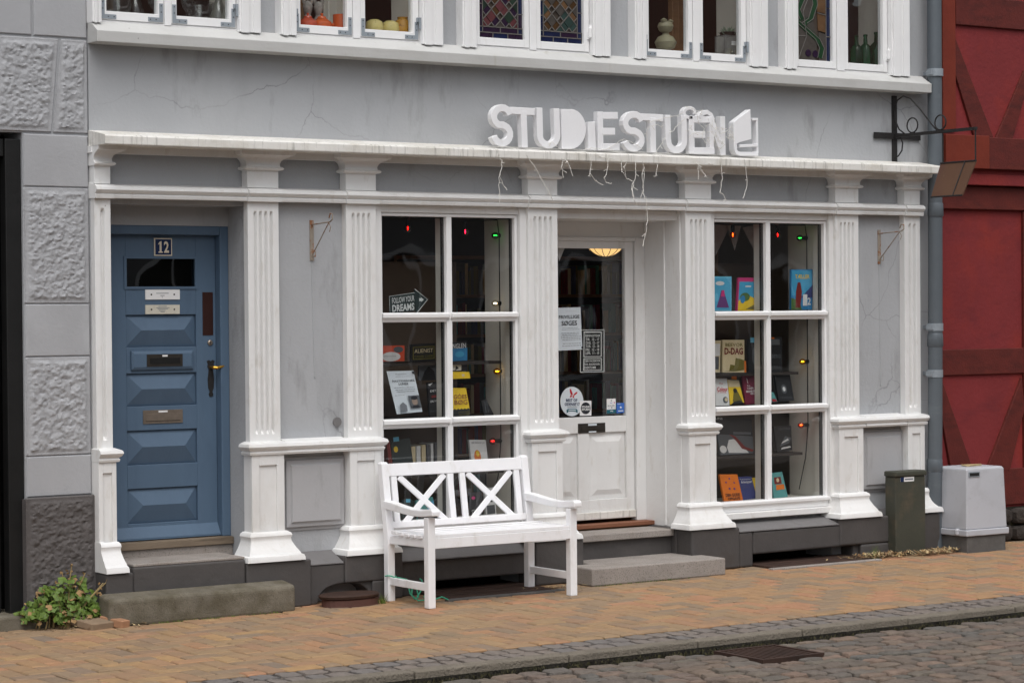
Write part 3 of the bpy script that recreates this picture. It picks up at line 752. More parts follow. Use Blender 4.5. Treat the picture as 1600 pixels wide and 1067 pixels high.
def leaded(f, a, b, z0, z1, k, brk):
    rnd = random.Random(brk*10 + k)
    piece = lambda pts, m_: MB(m_).prism([(x, -.014, z) for x, z in pts], (0, .005, 0)).build('glass_piece', f)
    ld = MB('lead'); lw = .006
    def line(p, q): 
        ld.stroke([(p[0], -.018, p[1]), (q[0], -.018, q[1])], lw, (0, .010, 0))
    one('interior_dark', a, b, -.006, -.003, z0, z1).build('backing_glass', f)
    if brk == 3:
        bw = .040; g = .003
        for zz in (0, 1):
            n = 3 - zz
            xs = [a + (b - a)*i/n for i in range(n + 1)]
            if zz: xs = [a, a + bw, (a + b)/2, b - bw, b]
            for i in range(len(xs) - 1):
                piece([(xs[i] + g, z0 + zz*bw + g), (xs[i + 1] - g, z0 + zz*bw + g), (xs[i + 1] - g, z0 + (zz + 1)*bw - g), (xs[i] + g, z0 + (zz + 1)*bw - g)], rnd.choice(('g_blue', 'g_blue', 'g_purple')))
                line((xs[i + 1], z0 + zz*bw), (xs[i + 1], z0 + (zz + 1)*bw))
        zz = z0 + 2*bw; top = 4.45
        line((a, z0 + bw), (b, z0 + bw)); line((a, zz), (b, zz)); line((a + bw, zz), (a + bw, top)); line((b - bw, zz), (b - bw, top))
        for side in (0, 1):
            zc = zz
            while zc < top - .01:
                zn = min(zc + rnd.uniform(.10, .16), top); xa = a if not side else b - bw
                piece([(xa + g, zc + g), (xa + bw - g, zc + g), (xa + bw - g, zn - g), (xa + g, zn - g)], 'g_blue' if k else rnd.choice(('g_purple', 'g_blue')))
                line((xa, zn), (xa + bw, zn)); zc = zn
        xa, xb = a + bw, b - bw; cw = (xb - xa)/2.0; ch = .155
        cols = ('g_pink', 'g_amber', 'g_green', 'g_grey') if k == 0 else ('g_grey', 'g_amber', 'g_teal', 'g_amber')
        # interlaced lattice: strips along both diagonals with diamonds between
        for r in range(-1, 8):
            for c in range(-1, 5):
                cx = xa + c*cw/2 + (0); cz = zz + r*ch/2
                if (r + c) % 2: continue
                hx, hz = cw/2*.60, ch/2*.60
                d = clip_rect([(cx - hx, cz), (cx, cz - hz), (cx + hx, cz), (cx, cz + hz)], xa + g, xb - g, zz + g, top)
                if len(d) > 2: piece(d, cols[(r*3 + c + 8) % 4] if rnd.random() < .8 else 'g_grey')
                # strip to the upper right and upper left
                for sx in (1, -1):
                    if rnd.random() < .12: continue
                    p0 = (cx + sx*(hx + .004), cz + .004); p1 = (cx + sx*.004, cz + hz + .004); q0 = (cx + sx*(cw/2 - .004), cz + ch/2 - hz - .004 + .0); q1 = (cx + sx*(cw/2 - hx - .004), cz + ch/2 - .004)
                    d = clip_rect([p0, p1, q1, q0], xa + g, xb - g, zz + g, top)
                    if len(d) > 2: piece(d, rnd.choice(('g_pink', 'g_amber', 'g_purple', 'g_green')) if k == 0 else rnd.choice(('g_amber', 'g_teal', 'g_amber', 'g_tan')))
                for sx in (1, -1):
                    l0 = [(cx + sx*hx, cz), (cx, cz + hz)]
                    for (p, q) in ((l0[0], l0[1]), ((cx + sx*hx, cz), (cx + sx*cw/2, cz + ch/2 - hz)), ((cx, cz + hz), (cx + sx*(cw/2 - hx), cz + ch/2))):
                        if all(xa - .001 <= t[0] <= xb + .001 and zz - .001 <= t[1] <= top for t in (p, q)): line(p, q)
        one('g_grey', a, b, -.013, -.009, top, z1).build('glass_piece', f)
    else:
        w_ = b - a
        U = lambda u, v: (a + u*w_, z0 + v*.62)
        sh = [('g_grey', [(.0, 0), (.55, 0), (.62, .25), (.5, .5), (.6, .95), (.0, .95)]), ('g_tan', [(.64, .38), (.86, .36), (.86, .58), (.62, .6)]), ('g_tan', [(.62, .615), (.86, .595), (.86, .8), (.6, .8)]),
              ('g_tan', [(.6, .815), (.86, .815), (.86, .99), (.6, .99)]), ('g_blue', [(.88, 0), (.99, 0), (.99, .3), (.88, .3)]), ('g_blue', [(.88, .315), (.99, .315), (.99, .66), (.88, .66)]), ('g_blue', [(.88, .675), (.99, .675), (.99, .99), (.88, .99)]), ('g_grey', [(.66, .0), (.86, .0), (.86, .34), (.66, .36)])]
        for m_, p in sh: piece([U(*q) for q in p], m_)
        for wv in ([(.02, .48), (.25, .40), (.45, .33), (.62, .27), (.74, .16), (.68, .04)], [(.0, .95), (.22, .80), (.05, .62), (.18, .5)], [(.5, .9), (.55, .7), (.42, .52), (.24, .46)]):
            pts = [(U(*q)[0], -.017, U(*q)[1]) for q in wv]
            MB('g_leaf').stroke(pts, .045, (0, .004, 0)).build('glass_piece', f)
            for o_ in (.024, -.024): ld.stroke([(p[0] + o_, p[1] - .003, p[2]) for p in pts], .005, (0, .006, 0))
        for (u, v) in ((.34, .09), (.55, .085)):
            c = U(u, v); MB('g_purple').lathe((c[0], -.019, c[1]), [(.028, 0), (.028, .006)], 14, 'y').build('glass_piece', f)
        for u0, v0, u1, v1 in ((.87, 0, .87, 1), (.62, .6, .87, .58), (.6, .81, .87, .81), (.88, .31, 1, .31), (.05, 0, .3, .3), (.3, .3, .2, .6), (.2, .6, .5, .95), (.0, .3, .3, .3)):
            line(U(u0, v0), U(u1, v1))
        one('g_grey', a, b, -.0125, -.0095, z0 + .62, z1).build('glass_piece', f)
    ld.build('lead_came', f)

GL = [((-2.67, -2.31), (-2.18, -1.80)), ((-1.27, -.91), (-.77, -.39)), ((.16, .54), (.68, 1.06)), ((1.65, 2.02), (2.16, 2.53)), ((3.10, 3.45), (3.61, 3.98))]
for wi in range(5):
    upper_window(wi, UW[wi][0], UW[wi][1], GL[wi][0], GL[wi][1], wi + 1)
# rooms behind the glass
rm_ = MB('interior_dark')
rm_.box(XL + .1, XR - .1, 1.6, 1.65, 3.1, 5.6); rm_.box(XL + .1, XR - .1, .35, 1.6, 5.1, 5.15)
rm_.build('upper_room', H)
one('white_win', XL + .1, XR - .1, .055, .42, 3.795, 3.825).build('window_board', H)
tr = MB('interior_wood')
for x in (-2.42, -.98, -.50, 1.86, 2.46, 3.66):
    tr.box(x, x + .07, .55, .62, 3.83, 5.1)
tr.build('interior_post', H)
pw = MB('interior_pale')
for (x0, x1) in UW: pw.box(x1 - .16, x1 - .14, .06, .34, 3.825, 5.1)
pw.build('window_reveal', H)

# ------------------------------------------------------------------ shop windows
def shop_window(x0, x1, xm, zt, rails, zb, label=None):
    w_ = MB('white'); yf = .0; fw = .045
    w_.box(x0 - .05, x0 + .018, -.03, .12, zb - .03, 2.671)                # outer lining beside the pilasters
    w_.box(x1 - .018, x1 + .05, -.03, .12, zb - .03, 2.671)
    w_.box(x0 + .018, x1 - .018, -.015, .12, zt + .018, 2.671)
    f = w_.build('shop_window', H, bevel=.003)
    fr = MB('white_win')
    a, b = x0 + .02, x1 - .02
    fr.box(a, a + .022, 0, .07, zb, zt + .016); fr.box(b - .022, b, 0, .07, zb, zt + .016); fr.box(a + .022, b - .022, 0, .07, zt - .006, zt + .016)
    fr.box(a, b, -.005, .07, zb - .05, zb); fr.build('frame', f, bevel=.003)
    mu = MB('white_win').box(xm - .022, xm + .022, -.002, .075, zb, zt - .006); mu.build('mullion', f, bevel=.004)
    # deep inner jambs seen through the glass
    inn = MB('interior_pale'); inn.box(xm - .018, xm + .018, .078, .15, zb, zt - .006); inn.box(b - .02, b, .078, .13, zb, zt); inn.build('inner_frame', f)
    gk = MB('gasket'); gk.box(xm - .0235, xm - .0222, .034, .077, zb, zt - .008); gk.box(b - .0235, b - .0222, .034, .072, zb, zt - .008); gk.box(a + .022, b - .022, .05, .07, zt - .014, zt - .0065); gk.build('gasket', f)
    for z in rails:
        for (p, q) in ((a + .022, xm - .022), (xm + .022, b - .022)):
            r = MB('white_win')
            r.loft([[(x, .07, z - .03), (x, .004, z - .03), (x, -.002, z - .022), (x, -.002, z - .006), (x, -.028, z + .002), (x, -.030, z + .026), (x, .0, z + .036), (x, .07, z + .036)] for x in (p - .012, q + .012)], True, True)
            r.build('glazing_bar', f, bevel=.002)
    br = MB('white_win')
    br.loft([[(x, .07, zb + .0), (x, -.03, zb + .0), (x, -.032, zb + .022), (x, .0, zb + .03), (x, .07, zb + .03)] for x in (a, b)], True, True)
    br.build('bottom_rail', f, bevel=.003)
    zs = [zb + .03] + [v for z in sorted(rails) for v in (z - .03, z + .036)] + [zt - .006]
    for i in range(0, len(zs), 2):
        for (p, q) in ((a + .022, xm - .022), (xm + .022, b - .022)):
            one('pane', p, q, .030, .034, zs[i], zs[i + 1]).build('pane', f)
    one('white', x0 - .02, x1 + .02, -.055, .03, zb - .10, zb - .052).build('sill_board', f, bevel=.006)
    return f
shop_window(-.67, .51, -.085, 2.60, (1.895, 1.165), .47)
shop_window(2.245, 3.425, 2.815, 2.60, (1.885, 1.165), .45)
# shop interior
it = MB('interior_dark')
it.box(XL + .12, XR - .12, 2.9, 2.95, 0, 3.0); it.box(-.9, XR - .12, .40, 2.9, 2.85, 2.9)
it.box(-1.0, -.95, .36, 2.9, 0, 2.9); it.build('shop_room', H)
one('interior_wood', -.95, XR - .12, .36, 2.9, .28, .32).build('shop_floor', H)
ip = MB('interior_pale')
ip.box(.49, .515, .132, .42, .40, 2.66); ip.box(3.405, 3.43, .132, .45, .40, 2.66)
ip.build('window_reveal', H)
bk = MB('interior'); bk.box(-.69, .49, .80, .83, .4, 2.3); bk.build('display_back', H)
bk = MB('interior'); bk.box(2.24, 3.405, .80, .83, .4, 2.3); bk.build('display_back', H)
ww = MB('interior_wood'); ww.box(2.30, 2.96, .78, .798, 2.08, 2.42); ww.build('display_trim', H)
so_ = MB('white'); so_.box(-.69, .53, .10, .62, .38, .42); so_.box(2.22, 3.44, .10, .62, .38, .42); so_.build('display_floor', H)

bcase = random.Random(17)
for (x0, x1, yb, lab) in ((1.05, 2.20, 2.60, 'tall dark bookcase standing far inside the shop behind the door'), (2.35, 4.2, 2.60, 'wide dark bookcase at the back of the shop near the drainpipe end'), (-.6, .9, 2.60, 'wide dark bookcase at the back of the shop behind the bench window')):
    BC = thing('bookcase', lab, 'bookcase', ((x0 + x1)/2, yb, .32))
    fb = MB('interior_wood'); fb.box(x0, x0 + .03, yb, yb + .28, .32, 2.4); fb.box(x1 - .03, x1, yb, yb + .28, .32, 2.4); fb.box(x0 + .03, x1 - .03, yb, yb + .28, 2.37, 2.4)
    fb.build('frame', BC)
    for k in range(6):
        z_ = .40 + k*.33; one('interior_wood', x0 + .03, x1 - .03, yb, yb + .28, z_, z_ + .025).build('shelf', BC)
        rw_ = MB('c_cream'); x = x0 + .04
        while x < x1 - .08:
            t_ = bcase.uniform(.018, .045); rw_.use(bcase.choice(('c_cream', 'c_darkred', 'c_indigo', 'c_bookgrey', 'c_olive', 'c_white', 'c_teal', 'c_bookblack', 'c_maroon')))
            if bcase.random() > .08: rw_.box(x, x + t_, yb + .03 + bcase.random()*.03, yb + .22, z_ + .026, z_ + .026 + bcase.uniform(.18, .27))
            x += t_ + .002
        rw_.build('book_row', BC, kind='stuff')
# ------------------------------------------------------------------ shop door in its recess
YD = .45
rc = MB('white')
rc.box(1.955, 1.985, .0, YD + .02, .31, 2.67); rc.box(.78, .81, .0, YD + .02, .30, 2.67); rc.box(.81, 1.955, .03, YD + .02, 2.60, 2.67)
rc.box(.81, 1.955, YD - .01, YD + .02, 2.485, 2.60); rc.box(1.945, 1.956, .18, .20, .32, 2.60)
rc.build('door_recess', H, bevel=.003)
one('wood_brown', .85, 2.03, .33, .44, .315, .345).build('door_threshold', H, bevel=.004)
df = MB('white'); df.box(1.865, 1.955, YD - .022, YD + .05, .345, 2.485); df.box(.81, .90, YD - .022, YD + .05, .345, 2.485); df.box(.90, 1.865, YD - .022, YD + .05, 2.455, 2.485)
df.build('door_frame', H, bevel=.004)
gx0, gx1, gz0, gz1 = .985, 1.785, 1.14, 2.40
D = MB('white'); y0, y1 = YD, YD + .045
D.box(.905, gx0, y0, y1, .37, 2.4548); D.box(gx1, 1.86, y0, y1, .37, 2.4548); D.box(gx0, gx1, y0, y1, gz1, 2.4548); D.box(gx0, gx1, y0, y1, 1.02, gz0)
D.box(gx0, gx1, y0, y1, .37, .52); D.box(1.335, 1.435, y0, y1, .52, 1.02); D.box(gx0, gx1, y0 + .022, y1, .52, 1.02)
D = D.build('shop_door', H, bevel=.004)
for (a, b) in ((gx0, 1.335), (1.435, gx1)):
    z0, z1 = .52, 1.02
    q = lambda d, y: [(a + d, y, z0 + d), (b - d, y, z0 + d), (b - d, y, z1 - d), (a + d, y, z1 - d)]
    MB('white').loft([q(.004, y0 + .0215), q(.03, y0 + .018), q(.07, y0 + .004)], True, True).build('door_panel', D)
one('pane', gx0, gx1, y0 + .018, y0 + .022, gz0, gz1).build('door_pane', D)
one('white_old', .91, 1.86, y0 - .014, y0, .37, .425).build('weather_board', D, bevel=.004)
def pxbox(x0, y0, x1, y1, Y):
    p, q = at(x0, (y0 + y1)/2, Y), at(x1, (y0 + y1)/2, Y); r, s = at((x0 + x1)/2, y0, Y), at((x0 + x1)/2, y1, Y)
    return p.x, q.x, s.z, r.z
a, b, c, d = pxbox(903, 661, 945, 676, YD)
ls = MB('slot_dark').box(a, b, YD - .006, YD, c, d).box(a + .03, b - .03, YD - .010, YD - .006, c + .02, d - .02)
ls.use('paper').box(a + .09, b - .08, YD - .0075, YD - .006, d - .018, d - .004).box(a + .095, b - .085, YD - .0075, YD - .006, c + .003, c + .012); ls.build('letter_slot', D)
MB('brass').tube([(.94, YD - .05, 1.245), (1.05, YD - .055, 1.25), (1.075, YD - .05, 1.245)], [.012, .011, .006], 8).lathe((.94, YD - .055, 1.245), [(.012, 0), (.012, .06)], 8, 'y').build('door_handle', D)

# steps
st = MB('granite'); st.box(.975, 1.90, .02, .325, .255, .305); st.build('doorstep_slab', label='thin grey granite slab right under the white shop door', cat='step', bevel=.006)
one('plinth', .972, 1.898, .06, .32, 0, .254).build('doorstep_riser', H)
st = MB('granite'); st.box(.78, 1.985, -.475, -.195, 0, .125).box(.975, 1.898, -.195, .055, 0, .125)
st.build('entrance_step', label='low speckled granite step in front of the white shop door', cat='step', bevel=.01)
st = MB('granite_moss'); st.loft([[(x, -.365, -.01), (x, -.365, .160), (x, -.345, .172), (x, -.194, .192), (x, -.194, -.01)] for x in (-2.84, -1.525)], True, True); st.build('mossy_step', label='mossy granite step in front of the blue door', cat='step', bevel=.022, seg=3)
st = MB('plinth'); st.box(-2.588, -1.792, -.178, -.0, .0, .338).box(-2.663, -1.682, 0, .22, .0, .338); st.build('blue_door_riser', H, bevel=.014, seg=3)
st = MB('granite'); st.box(-2.585, -1.795, -.172, .205, .3385, .356).box(-2.66, -1.684, .206, .30, .30, .405); st.build('blue_door_slab', H, bevel=.005)

# ------------------------------------------------------------------ blue door
Y2 = .30
one('wood_grey', -2.66, -1.685, .188, .30, .406, .455).build('blue_door_threshold', H, bevel=.005)
bf = MB('blue'); bf.box(-1.745, -1.681, .235, .36, .455, 2.515); bf.box(-2.664, -2.53, .235, .36, .455, 2.515); bf.box(-2.53, -1.745, .235, .36, 2.455, 2.515)
bf.build('blue_door_frame', H, bevel=.006)
one('interior_dark', -2.66, -1.69, .42, .45, .455, 2.5).build('hall_back', H)
z = lambda: 0
PX = (-2.40, -1.893)
PZ = [(.567, .795), (.95, 1.175), (1.333, 1.548), (1.72, 1.931)]
B = MB('blue'); y0, y1 = Y2, Y2 + .05
B.box(-2.53, PX[0], y0, y1, .46, 2.455); B.box(PX[1], -1.747, y0, y1, .46, 2.455)
lv = [.46] + [v for p in PZ for v in p] + [2.11, 2.305, 2.455]
for i in range(0, len(lv), 2): B.box(PX[0], PX[1], y0, y1, lv[i], lv[i + 1])
for (a, b) in PZ: B.box(PX[0], PX[1], y0 + .02, y1, a, b)
B = B.build('blue_door', H, bevel=.003)
for (z0, z1) in PZ:
    a, b = PX; g = .006; zm = (z0 + z1)/2 + .005; rx = .10
    p = [(a + g, y0 + .018, z0 + g), (b - g, y0 + .018, z0 + g), (b - g, y0 + .018, z1 - g), (a + g, y0 + .018, z1 - g), (a + rx, y0 - .022, zm), (b - rx, y0 - .022, zm)]
    MB('blue').add(p, [(0, 1, 5, 4), (1, 2, 5), (2, 3, 4, 5), (3, 0, 4), (0, 3, 2, 1)]).build('door_panel', B)
def dbox(name, mat, x0, x1, z0, z1, t, bevel=.002):
    return one(mat, x0, x1, y0 - t, y0, z0, z1)
one('pane_dark', PX[0], PX[1], y0 + .02, y0 + .024, 2.11, 2.305).build('door_pane', B)
gf = MB('blue'); gf.box(PX[0] - .012, PX[0] + .006, y0 - .008, y0, 2.10, 2.315); gf.box(PX[1] - .006, PX[1] + .012, y0 - .008, y0, 2.10, 2.315); gf.box(PX[0] + .006, PX[1] - .006, y0 - .008, y0, 2.10, 2.116); gf.box(PX[0] + .006, PX[1] - .006, y0 - .008, y0, 2.299, 2.315); gf.build('glazing_bead', B)
n_ = MB('enamel').box(-2.195, -2.067, y0 - .008, y0, 2.318, 2.434); n_.use('navy').box(-2.188, -2.074, y0 - .0095, y0 - .008, 2.325, 2.427)
# digits 1 and 2 with slab serifs
def flat(mb, mat, pts, Y):
    mb.use(mat); mb.add([(x, Y, z_) for x, z_ in pts], [tuple(range(len(pts)))])
zz = 2.338; hh = .076; Yn = y0 - .0105
flat(n_, 'enamel', [(-2.166, zz), (-2.136, zz), (-2.136, zz + .008), (-2.144, zz + .008), (-2.144, zz + hh), (-2.156, zz + hh - .003), (-2.168, zz + hh - .018), (-2.168, zz + hh - .024), (-2.158, zz + hh - .017), (-2.158, zz + .008), (-2.166, zz + .008)], Yn)
n_.text('2', (-2.127, y0 - .0095, zz), (.036, 0, 0), (0, 0, hh), 'enamel', .03)
n_.build('number_plate', B)
pt = MB('paper_white').box(-2.262, -2.014, y0 - .008, y0, 2.031, 2.096)
pt.text('MUSIKFORENING', (-2.19, y0 - .008, 2.068), (.10, 0, 0), (0, 0, .009), 'ink_grey') if False else None
for (a, b, zc) in ((-2.185, -2.095, 2.070), (-2.155, -2.125, 2.055), (-2.145, -2.138, 2.044)): pt.use('ink_grey').box(a, b, y0 - .0086, y0 - .008, zc, zc + .004)
for x in (-2.22, -2.055): pt.use('slot_dark').lathe((x, y0 - .010, 2.064), [(.006, 0), (.006, .003)], 8, 'y')
pt.build('name_plate', B)
pt = MB('paper_aged').box(-2.263, -2.015, y0 - .008, y0, 1.936, 1.996)
for (a, b, zc) in ((-2.17, -2.11, 1.984), (-2.185, -2.09, 1.975), (-2.175, -2.10, 1.966), (-2.165, -2.12, 1.957), (-2.155, -2.125, 1.948)): pt.use('ink_grey').box(a, b, y0 - .0086, y0 - .008, zc, zc + .004)
for x in (-2.22, -2.055): pt.use('slot_dark').lathe((x, y0 - .010, 1.966), [(.006, 0), (.006, .003)], 8, 'y')
pt.build('name_plate', B)
lb = MB('blue'); q = lambda d, y: [(-2.37 + d, y, 1.572 + d), (-1.922 - d, y, 1.572 + d), (-1.922 - d, y, 1.694 - d), (-2.37 + d, y, 1.694 - d)]
lb.loft([q(0, y0), q(0, y0 - .014), q(.018, y0 - .022)], True, True).build('letter_slot_block', B)
for (x0, x1, z0, z1, t, m1, m2) in ((-2.264, -2.006, 1.592, 1.672, .026, 'slot_dark', 'black'), (-2.286, -2.0, 1.218, 1.306, .006, 'nickel', 'nickel')):
    l = MB(m1).box(x0, x1, y0 - t, y0, z0, z1); l.use(m2)
    l.box(x0 + .02, x1 - .02, y0 - t - .003, y0 - t, z0 + .018, z1 - .024).use('slot_dark').box(x0 + .018, x1 - .018, y0 - t - .0016, y0 - t, z0 + .014, z0 + .0178)
    l.use('paper_white').box(x0 + .11, x1 - .11, y0 - t - .0015, y0 - t, z1 - .016, z1 - .005)
    l.build('letter_slot', B, bevel=.002)
one('bronze_plate', -1.845, -1.768, y0 - .004, y0, 1.792, 2.078).build('push_plate', B, bevel=.001)
MB('nickel').lathe((-1.792, y0 - .012, 1.742), [(.012, 0), (.018, .004), (.019, .012)], 16, 'y').use('black').box(-1.794, -1.790, y0 - .0128, y0 - .012, 1.732, 1.75).build('lock', B)
es = MB('iron'); pts = [(-1.80, 1.385), (-1.778, 1.385), (-1.772, 1.40), (-1.78, 1.415), (-1.770, 1.44), (-1.766, 1.50), (-1.774, 1.56), (-1.764, 1.585), (-1.768, 1.60), (-1.760, 1.62), (-1.776, 1.628), (-1.789, 1.618), (-1.802, 1.628), (-1.818, 1.62), (-1.810, 1.60), (-1.814, 1.585), (-1.804, 1.56), (-1.812, 1.50), (-1.808, 1.44), (-1.798, 1.415), (-1.806, 1.40)]
es.prism([(x, y0 - .005, z_) for x, z_ in pts], (0, .005, 0)).build('escutcheon', B)
MB('brass').lathe((-1.79, y0 - .05, 1.578), [(.010, 0), (.010, .045)], 10, 'y').tube([(-1.792, y0 - .05, 1.578), (-1.77, y0 - .06, 1.576), (-1.74, y0 - .062, 1.582), (-1.715, y0 - .058, 1.59)], [.011, .011, .009, .006], 8).build('door_handle', B)
kb = MB('blue'); kb.loft([[(x, y0, .46), (x, y0 - .045, .462), (x, y0 - .045, .475), (x, y0, .545)] for x in (-2.53, -1.748)], True, True).build('weather_board', B)

# ================================================================== LEFT NEIGHBOUR
NB = thing('neighbour_house', 'grey rusticated house with black gate beside the shop', 'house', (-3.3, .2, 0))
XN = -2.79
nw = MB('wall_grey'); nw.box(-7, XN + .008, .012, .4, 3.07, 6.0); nw.box(-3.225, XN + .008, .012, .4, 0, 3.07); nw.box(-7, -5.2, .012, .4, 0, 3.07); nw.build('wall', NB)
one('black', -5.2, -3.225, .30, .33, 0, 3.07).build('gate_back', NB)
g_ = MB('black_gate'); g_.box(-3.33, -3.226, .03, .12, .06, 3.03); g_.box(-5.2, -3.33, .05, .14, 2.92, 3.03); g_.build('gate_frame', NB, bevel=.006)
for i in range(9):
    one('black_gate', -3.45 - i*.2 - .095, -3.45 - i*.2 + .095, .10, .13, .08, 2.92).build('gate_board', NB, bevel=.008)
pm('block_smooth', S(166, 167, 170), .75, .06, 3, .35, 40, layers=[(S(196, 198, 200), (3, 3, 2), .55, .75, .35), (S(110, 108, 108), (26, 26, 26), .72, .76, .6)])
pm('block_rough', S(166, 167, 170), .8, .08, 6, .5, 50, bdist=.004, layers=[(S(130, 130, 132), (16, 16, 16), .5, .75, .35)])
pm('block_dark', S(90, 86, 85), .8, .1, 6, .5, 50, bdist=.004)
def block(quad, mat, rough, seed, y=.0):
    """quad: (x,z) bl, br, tr, tl"""
    g = .0025
    P = lambda u, v: ((quad[0][0]*(1 - u) + quad[1][0]*u)*(1 - v) + (quad[3][0]*(1 - u) + quad[2][0]*u)*v, (quad[0][1]*(1 - u) + quad[1][1]*u)*(1 - v) + (quad[3][1]*(1 - u) + quad[2][1]*u)*v)
    mb = MB(mat)
    wd = math.dist(quad[0], quad[1]); ht = math.dist(quad[0], quad[3])
    if not rough:
        c = .006
        q = lambda d, yy: [(quad[0][0] + g + d, yy, quad[0][1] + g + d), (quad[1][0] - g - d, yy, quad[1][1] + g + d), (quad[2][0] - g - d, yy, quad[2][1] - g - d), (quad[3][0] + g + d, yy, quad[3][1] - g - d)]
        mb.loft([q(0, .014), q(0, y + c), q(c, y)], True, True)
        return mb.build('stone_block', NB)
    nx, nz = max(8, int(wd/.0075)), max(8, int(ht/.0075)); vs = []; fs = []
    for j in range(nz + 1):
        for i in range(nx + 1):
            u, v = i/nx, j/nz; x, z_ = P(u, v)
            e = min(u*wd, (1 - u)*wd, v*ht, (1 - v)*ht)
            if e < .003: d = -.012
            elif e < .028: d = 0
            else:
                p = Vector((x*19 + seed, z_*23, seed))
                d = .008 + .0075*noise.fractal(p, .6, 2.1, 5) + .006*noise.noise(p*2.9) + .006*abs(noise.noise(p*1.6))
                d *= min(1, (e - .026)/.016)
            vs.append((x, y - d, z_))
    for j in range(nz):
        for i in range(nx):
            k = j*(nx + 1) + i; fs.append((k, k + 1, k + nx + 2, k + nx + 1))
    mb.add(vs, fs)
    return mb.build('stone_block', NB, smooth=True, recalc=False)
xa, xb = -3.222, -2.785
R_q = lambda z0, z1: [(xa, z0), (xb, z0), (xb, z1), (xa, z1)]
block(R_q(2.735, 3.065), 'block_smooth', 0, 1); block(R_q(2.005, 2.735), 'block_rough', 1, 2); block(R_q(1.675, 2.005), 'block_smooth', 0, 3)
block(R_q(1.055, 1.675), 'block_rough', 1, 4); block(R_q(.80, 1.055), 'block_smooth', 0, 5)
db = MB('block_dark'); block([(xa - .02, .0), (xb + .02, .0), (xb + .02, .80), (xa - .02, .80)], 'block_dark', 1, 6, -.03)
one('block_dark', xa - .02, xb + .02, -.029, .034, -.02, .79).build('base_core', NB)
block([(-3.02, 3.075), (xb, 3.075), (xb, 3.665), (-2.965, 3.665)], 'block_rough', 1, 7)
block([(-3.42, 3.075), (-3.03, 3.075), (-2.975, 3.665), (-3.385, 3.665)], 'block_rough', 1, 8)
block([(-3.85, 3.075), (-3.43, 3.075), (-3.395, 3.665), (-3.86, 3.665)], 'block_rough', 1, 9)
block([(-3.145, 3.675), (xb, 3.675), (xb, 3.925), (-3.145, 3.925)], 'block_smooth', 0, 10); block([(-3.75, 3.675), (-3.155, 3.675), (-3.155, 3.925), (-3.75, 3.925)], 'block_smooth', 0, 11)
block([(-3.5, 3.935), (xb, 3.935), (xb, 4.5), (-3.5, 4.5)], 'block_smooth', 0, 12); block([(-4.3, 3.935), (-3.51, 3.935), (-3.51, 4.5), (-4.3, 4.5)], 'block_smooth', 0, 13)
one('granite_moss', -5.2, -3.12, -.12, .30, -.02, .085).build('gate_threshold', NB, bevel=.015)

# ================================================================== RED TIMBER HOUSE
RH = thing('timber_house', 'dark red timber-framed house with painted panels and stone footing', 'house', (7, .3, 0))
rw = MB('red_panel'); rw.box(4.60, 10, .04, .4, .28, 2.95); rw.box(4.60, 10, -.04, .4, 2.95, 6.0); rw.build('wall_panel', RH)
def timber(px, Y, mat='timber', t=.022, name='timber'):
    p = [at(x, y_, Y) for x, y_ in px]
    MB(mat).prism(p, (0, t + .01, 0)).build(name, RH, bevel=.004)
YU, YL = -.062, .018
def zbeam(x0, x1, z0, z1, Y, mat='timber', name='beam', t=.035):
    one(mat, x0, x1, Y, Y + t, z0, z1).build(name, RH, bevel=.006)
zbeam(4.76, 10, 4.22, 4.46, YU - .004); zbeam(4.605, 4.75, 3.36, 6.0, YU - .008, 'timber_orange', 'post')
zbeam(4.56, 4.60, .3, 6.0, -.0, 'timber', 'corner_board', .3)
timber([(1472, 48), (1490, 52), (1553, 216), (1523, 214)], YU, name='brace'); timber([(1601, 110), (1601, 152), (1582, 219), (1556, 217)], YU, name='brace')
MB('timber').prism([Vector((5.66, YU, 4.2)), Vector((5.9, YU, 4.2)), Vector((5.68, YU, 3.7)), Vector((5.64, YU, 3.9))], (0, .03, 0)).build('brace', RH)
zbeam(5.10, 10, 3.06, 3.32, -.095, 'timber', 'jetty_beam', .10); zbeam(4.605, 5.097, 3.06, 3.33, -.100, 'timber_orange', 'jetty_beam', .10)
zbeam(4.605, 10, 2.93, 3.02, -.055, 'red_panel', 'jetty_board', .10); zbeam(4.605, 10, 2.735, 2.925, .0, 'timber', 'lintel_beam', .06)
zbeam(4.605, 10, 1.385, 1.595, YL, 'timber', 'rail_beam'); zbeam(5.60, 5.78, .30, 2.73, YL - .004, 'timber', 'post'); zbeam(4.605, 10, .30, .60, YL - .002, 'timber', 'sill_beam')
timber([(1461, 588), (1470, 588), (1522, 737), (1487, 737)], YL - .004, name='brace'); timber([(1597, 590), (1601, 640), (1578, 735), (1541, 737)], YL - .004, name='brace')
# fieldstone footing
rf = random.Random(2); x = 4.62
one('soil', 4.60, 10, .03, .4, 0, .28).build('footing_core', RH)
while x < 6.4:
    l = rf.uniform(.16, .34); z0 = 0
    for zt in (rf.uniform(.12, .16), .275):
        m_ = MB('fieldstone'); cx, cz = x + l/2, (z0 + zt)/2; secs = []
        for (sc, yy) in ((1, .04), (.97, .0), (.85, -.03), (.5, -.045)):
            secs.append([(cx + math.copysign(abs(math.cos(a_))**.5, math.cos(a_))*l/2*sc*.98, yy, cz + math.copysign(abs(math.sin(a_))**.5, math.sin(a_))*(zt - z0)/2*sc*.97) for a_ in [2*PI*k/12 + .2 for k in range(12)]])
        m_.loft(secs, True, True).build('footing_stone', RH, smooth=True); z0 = zt
    x += l

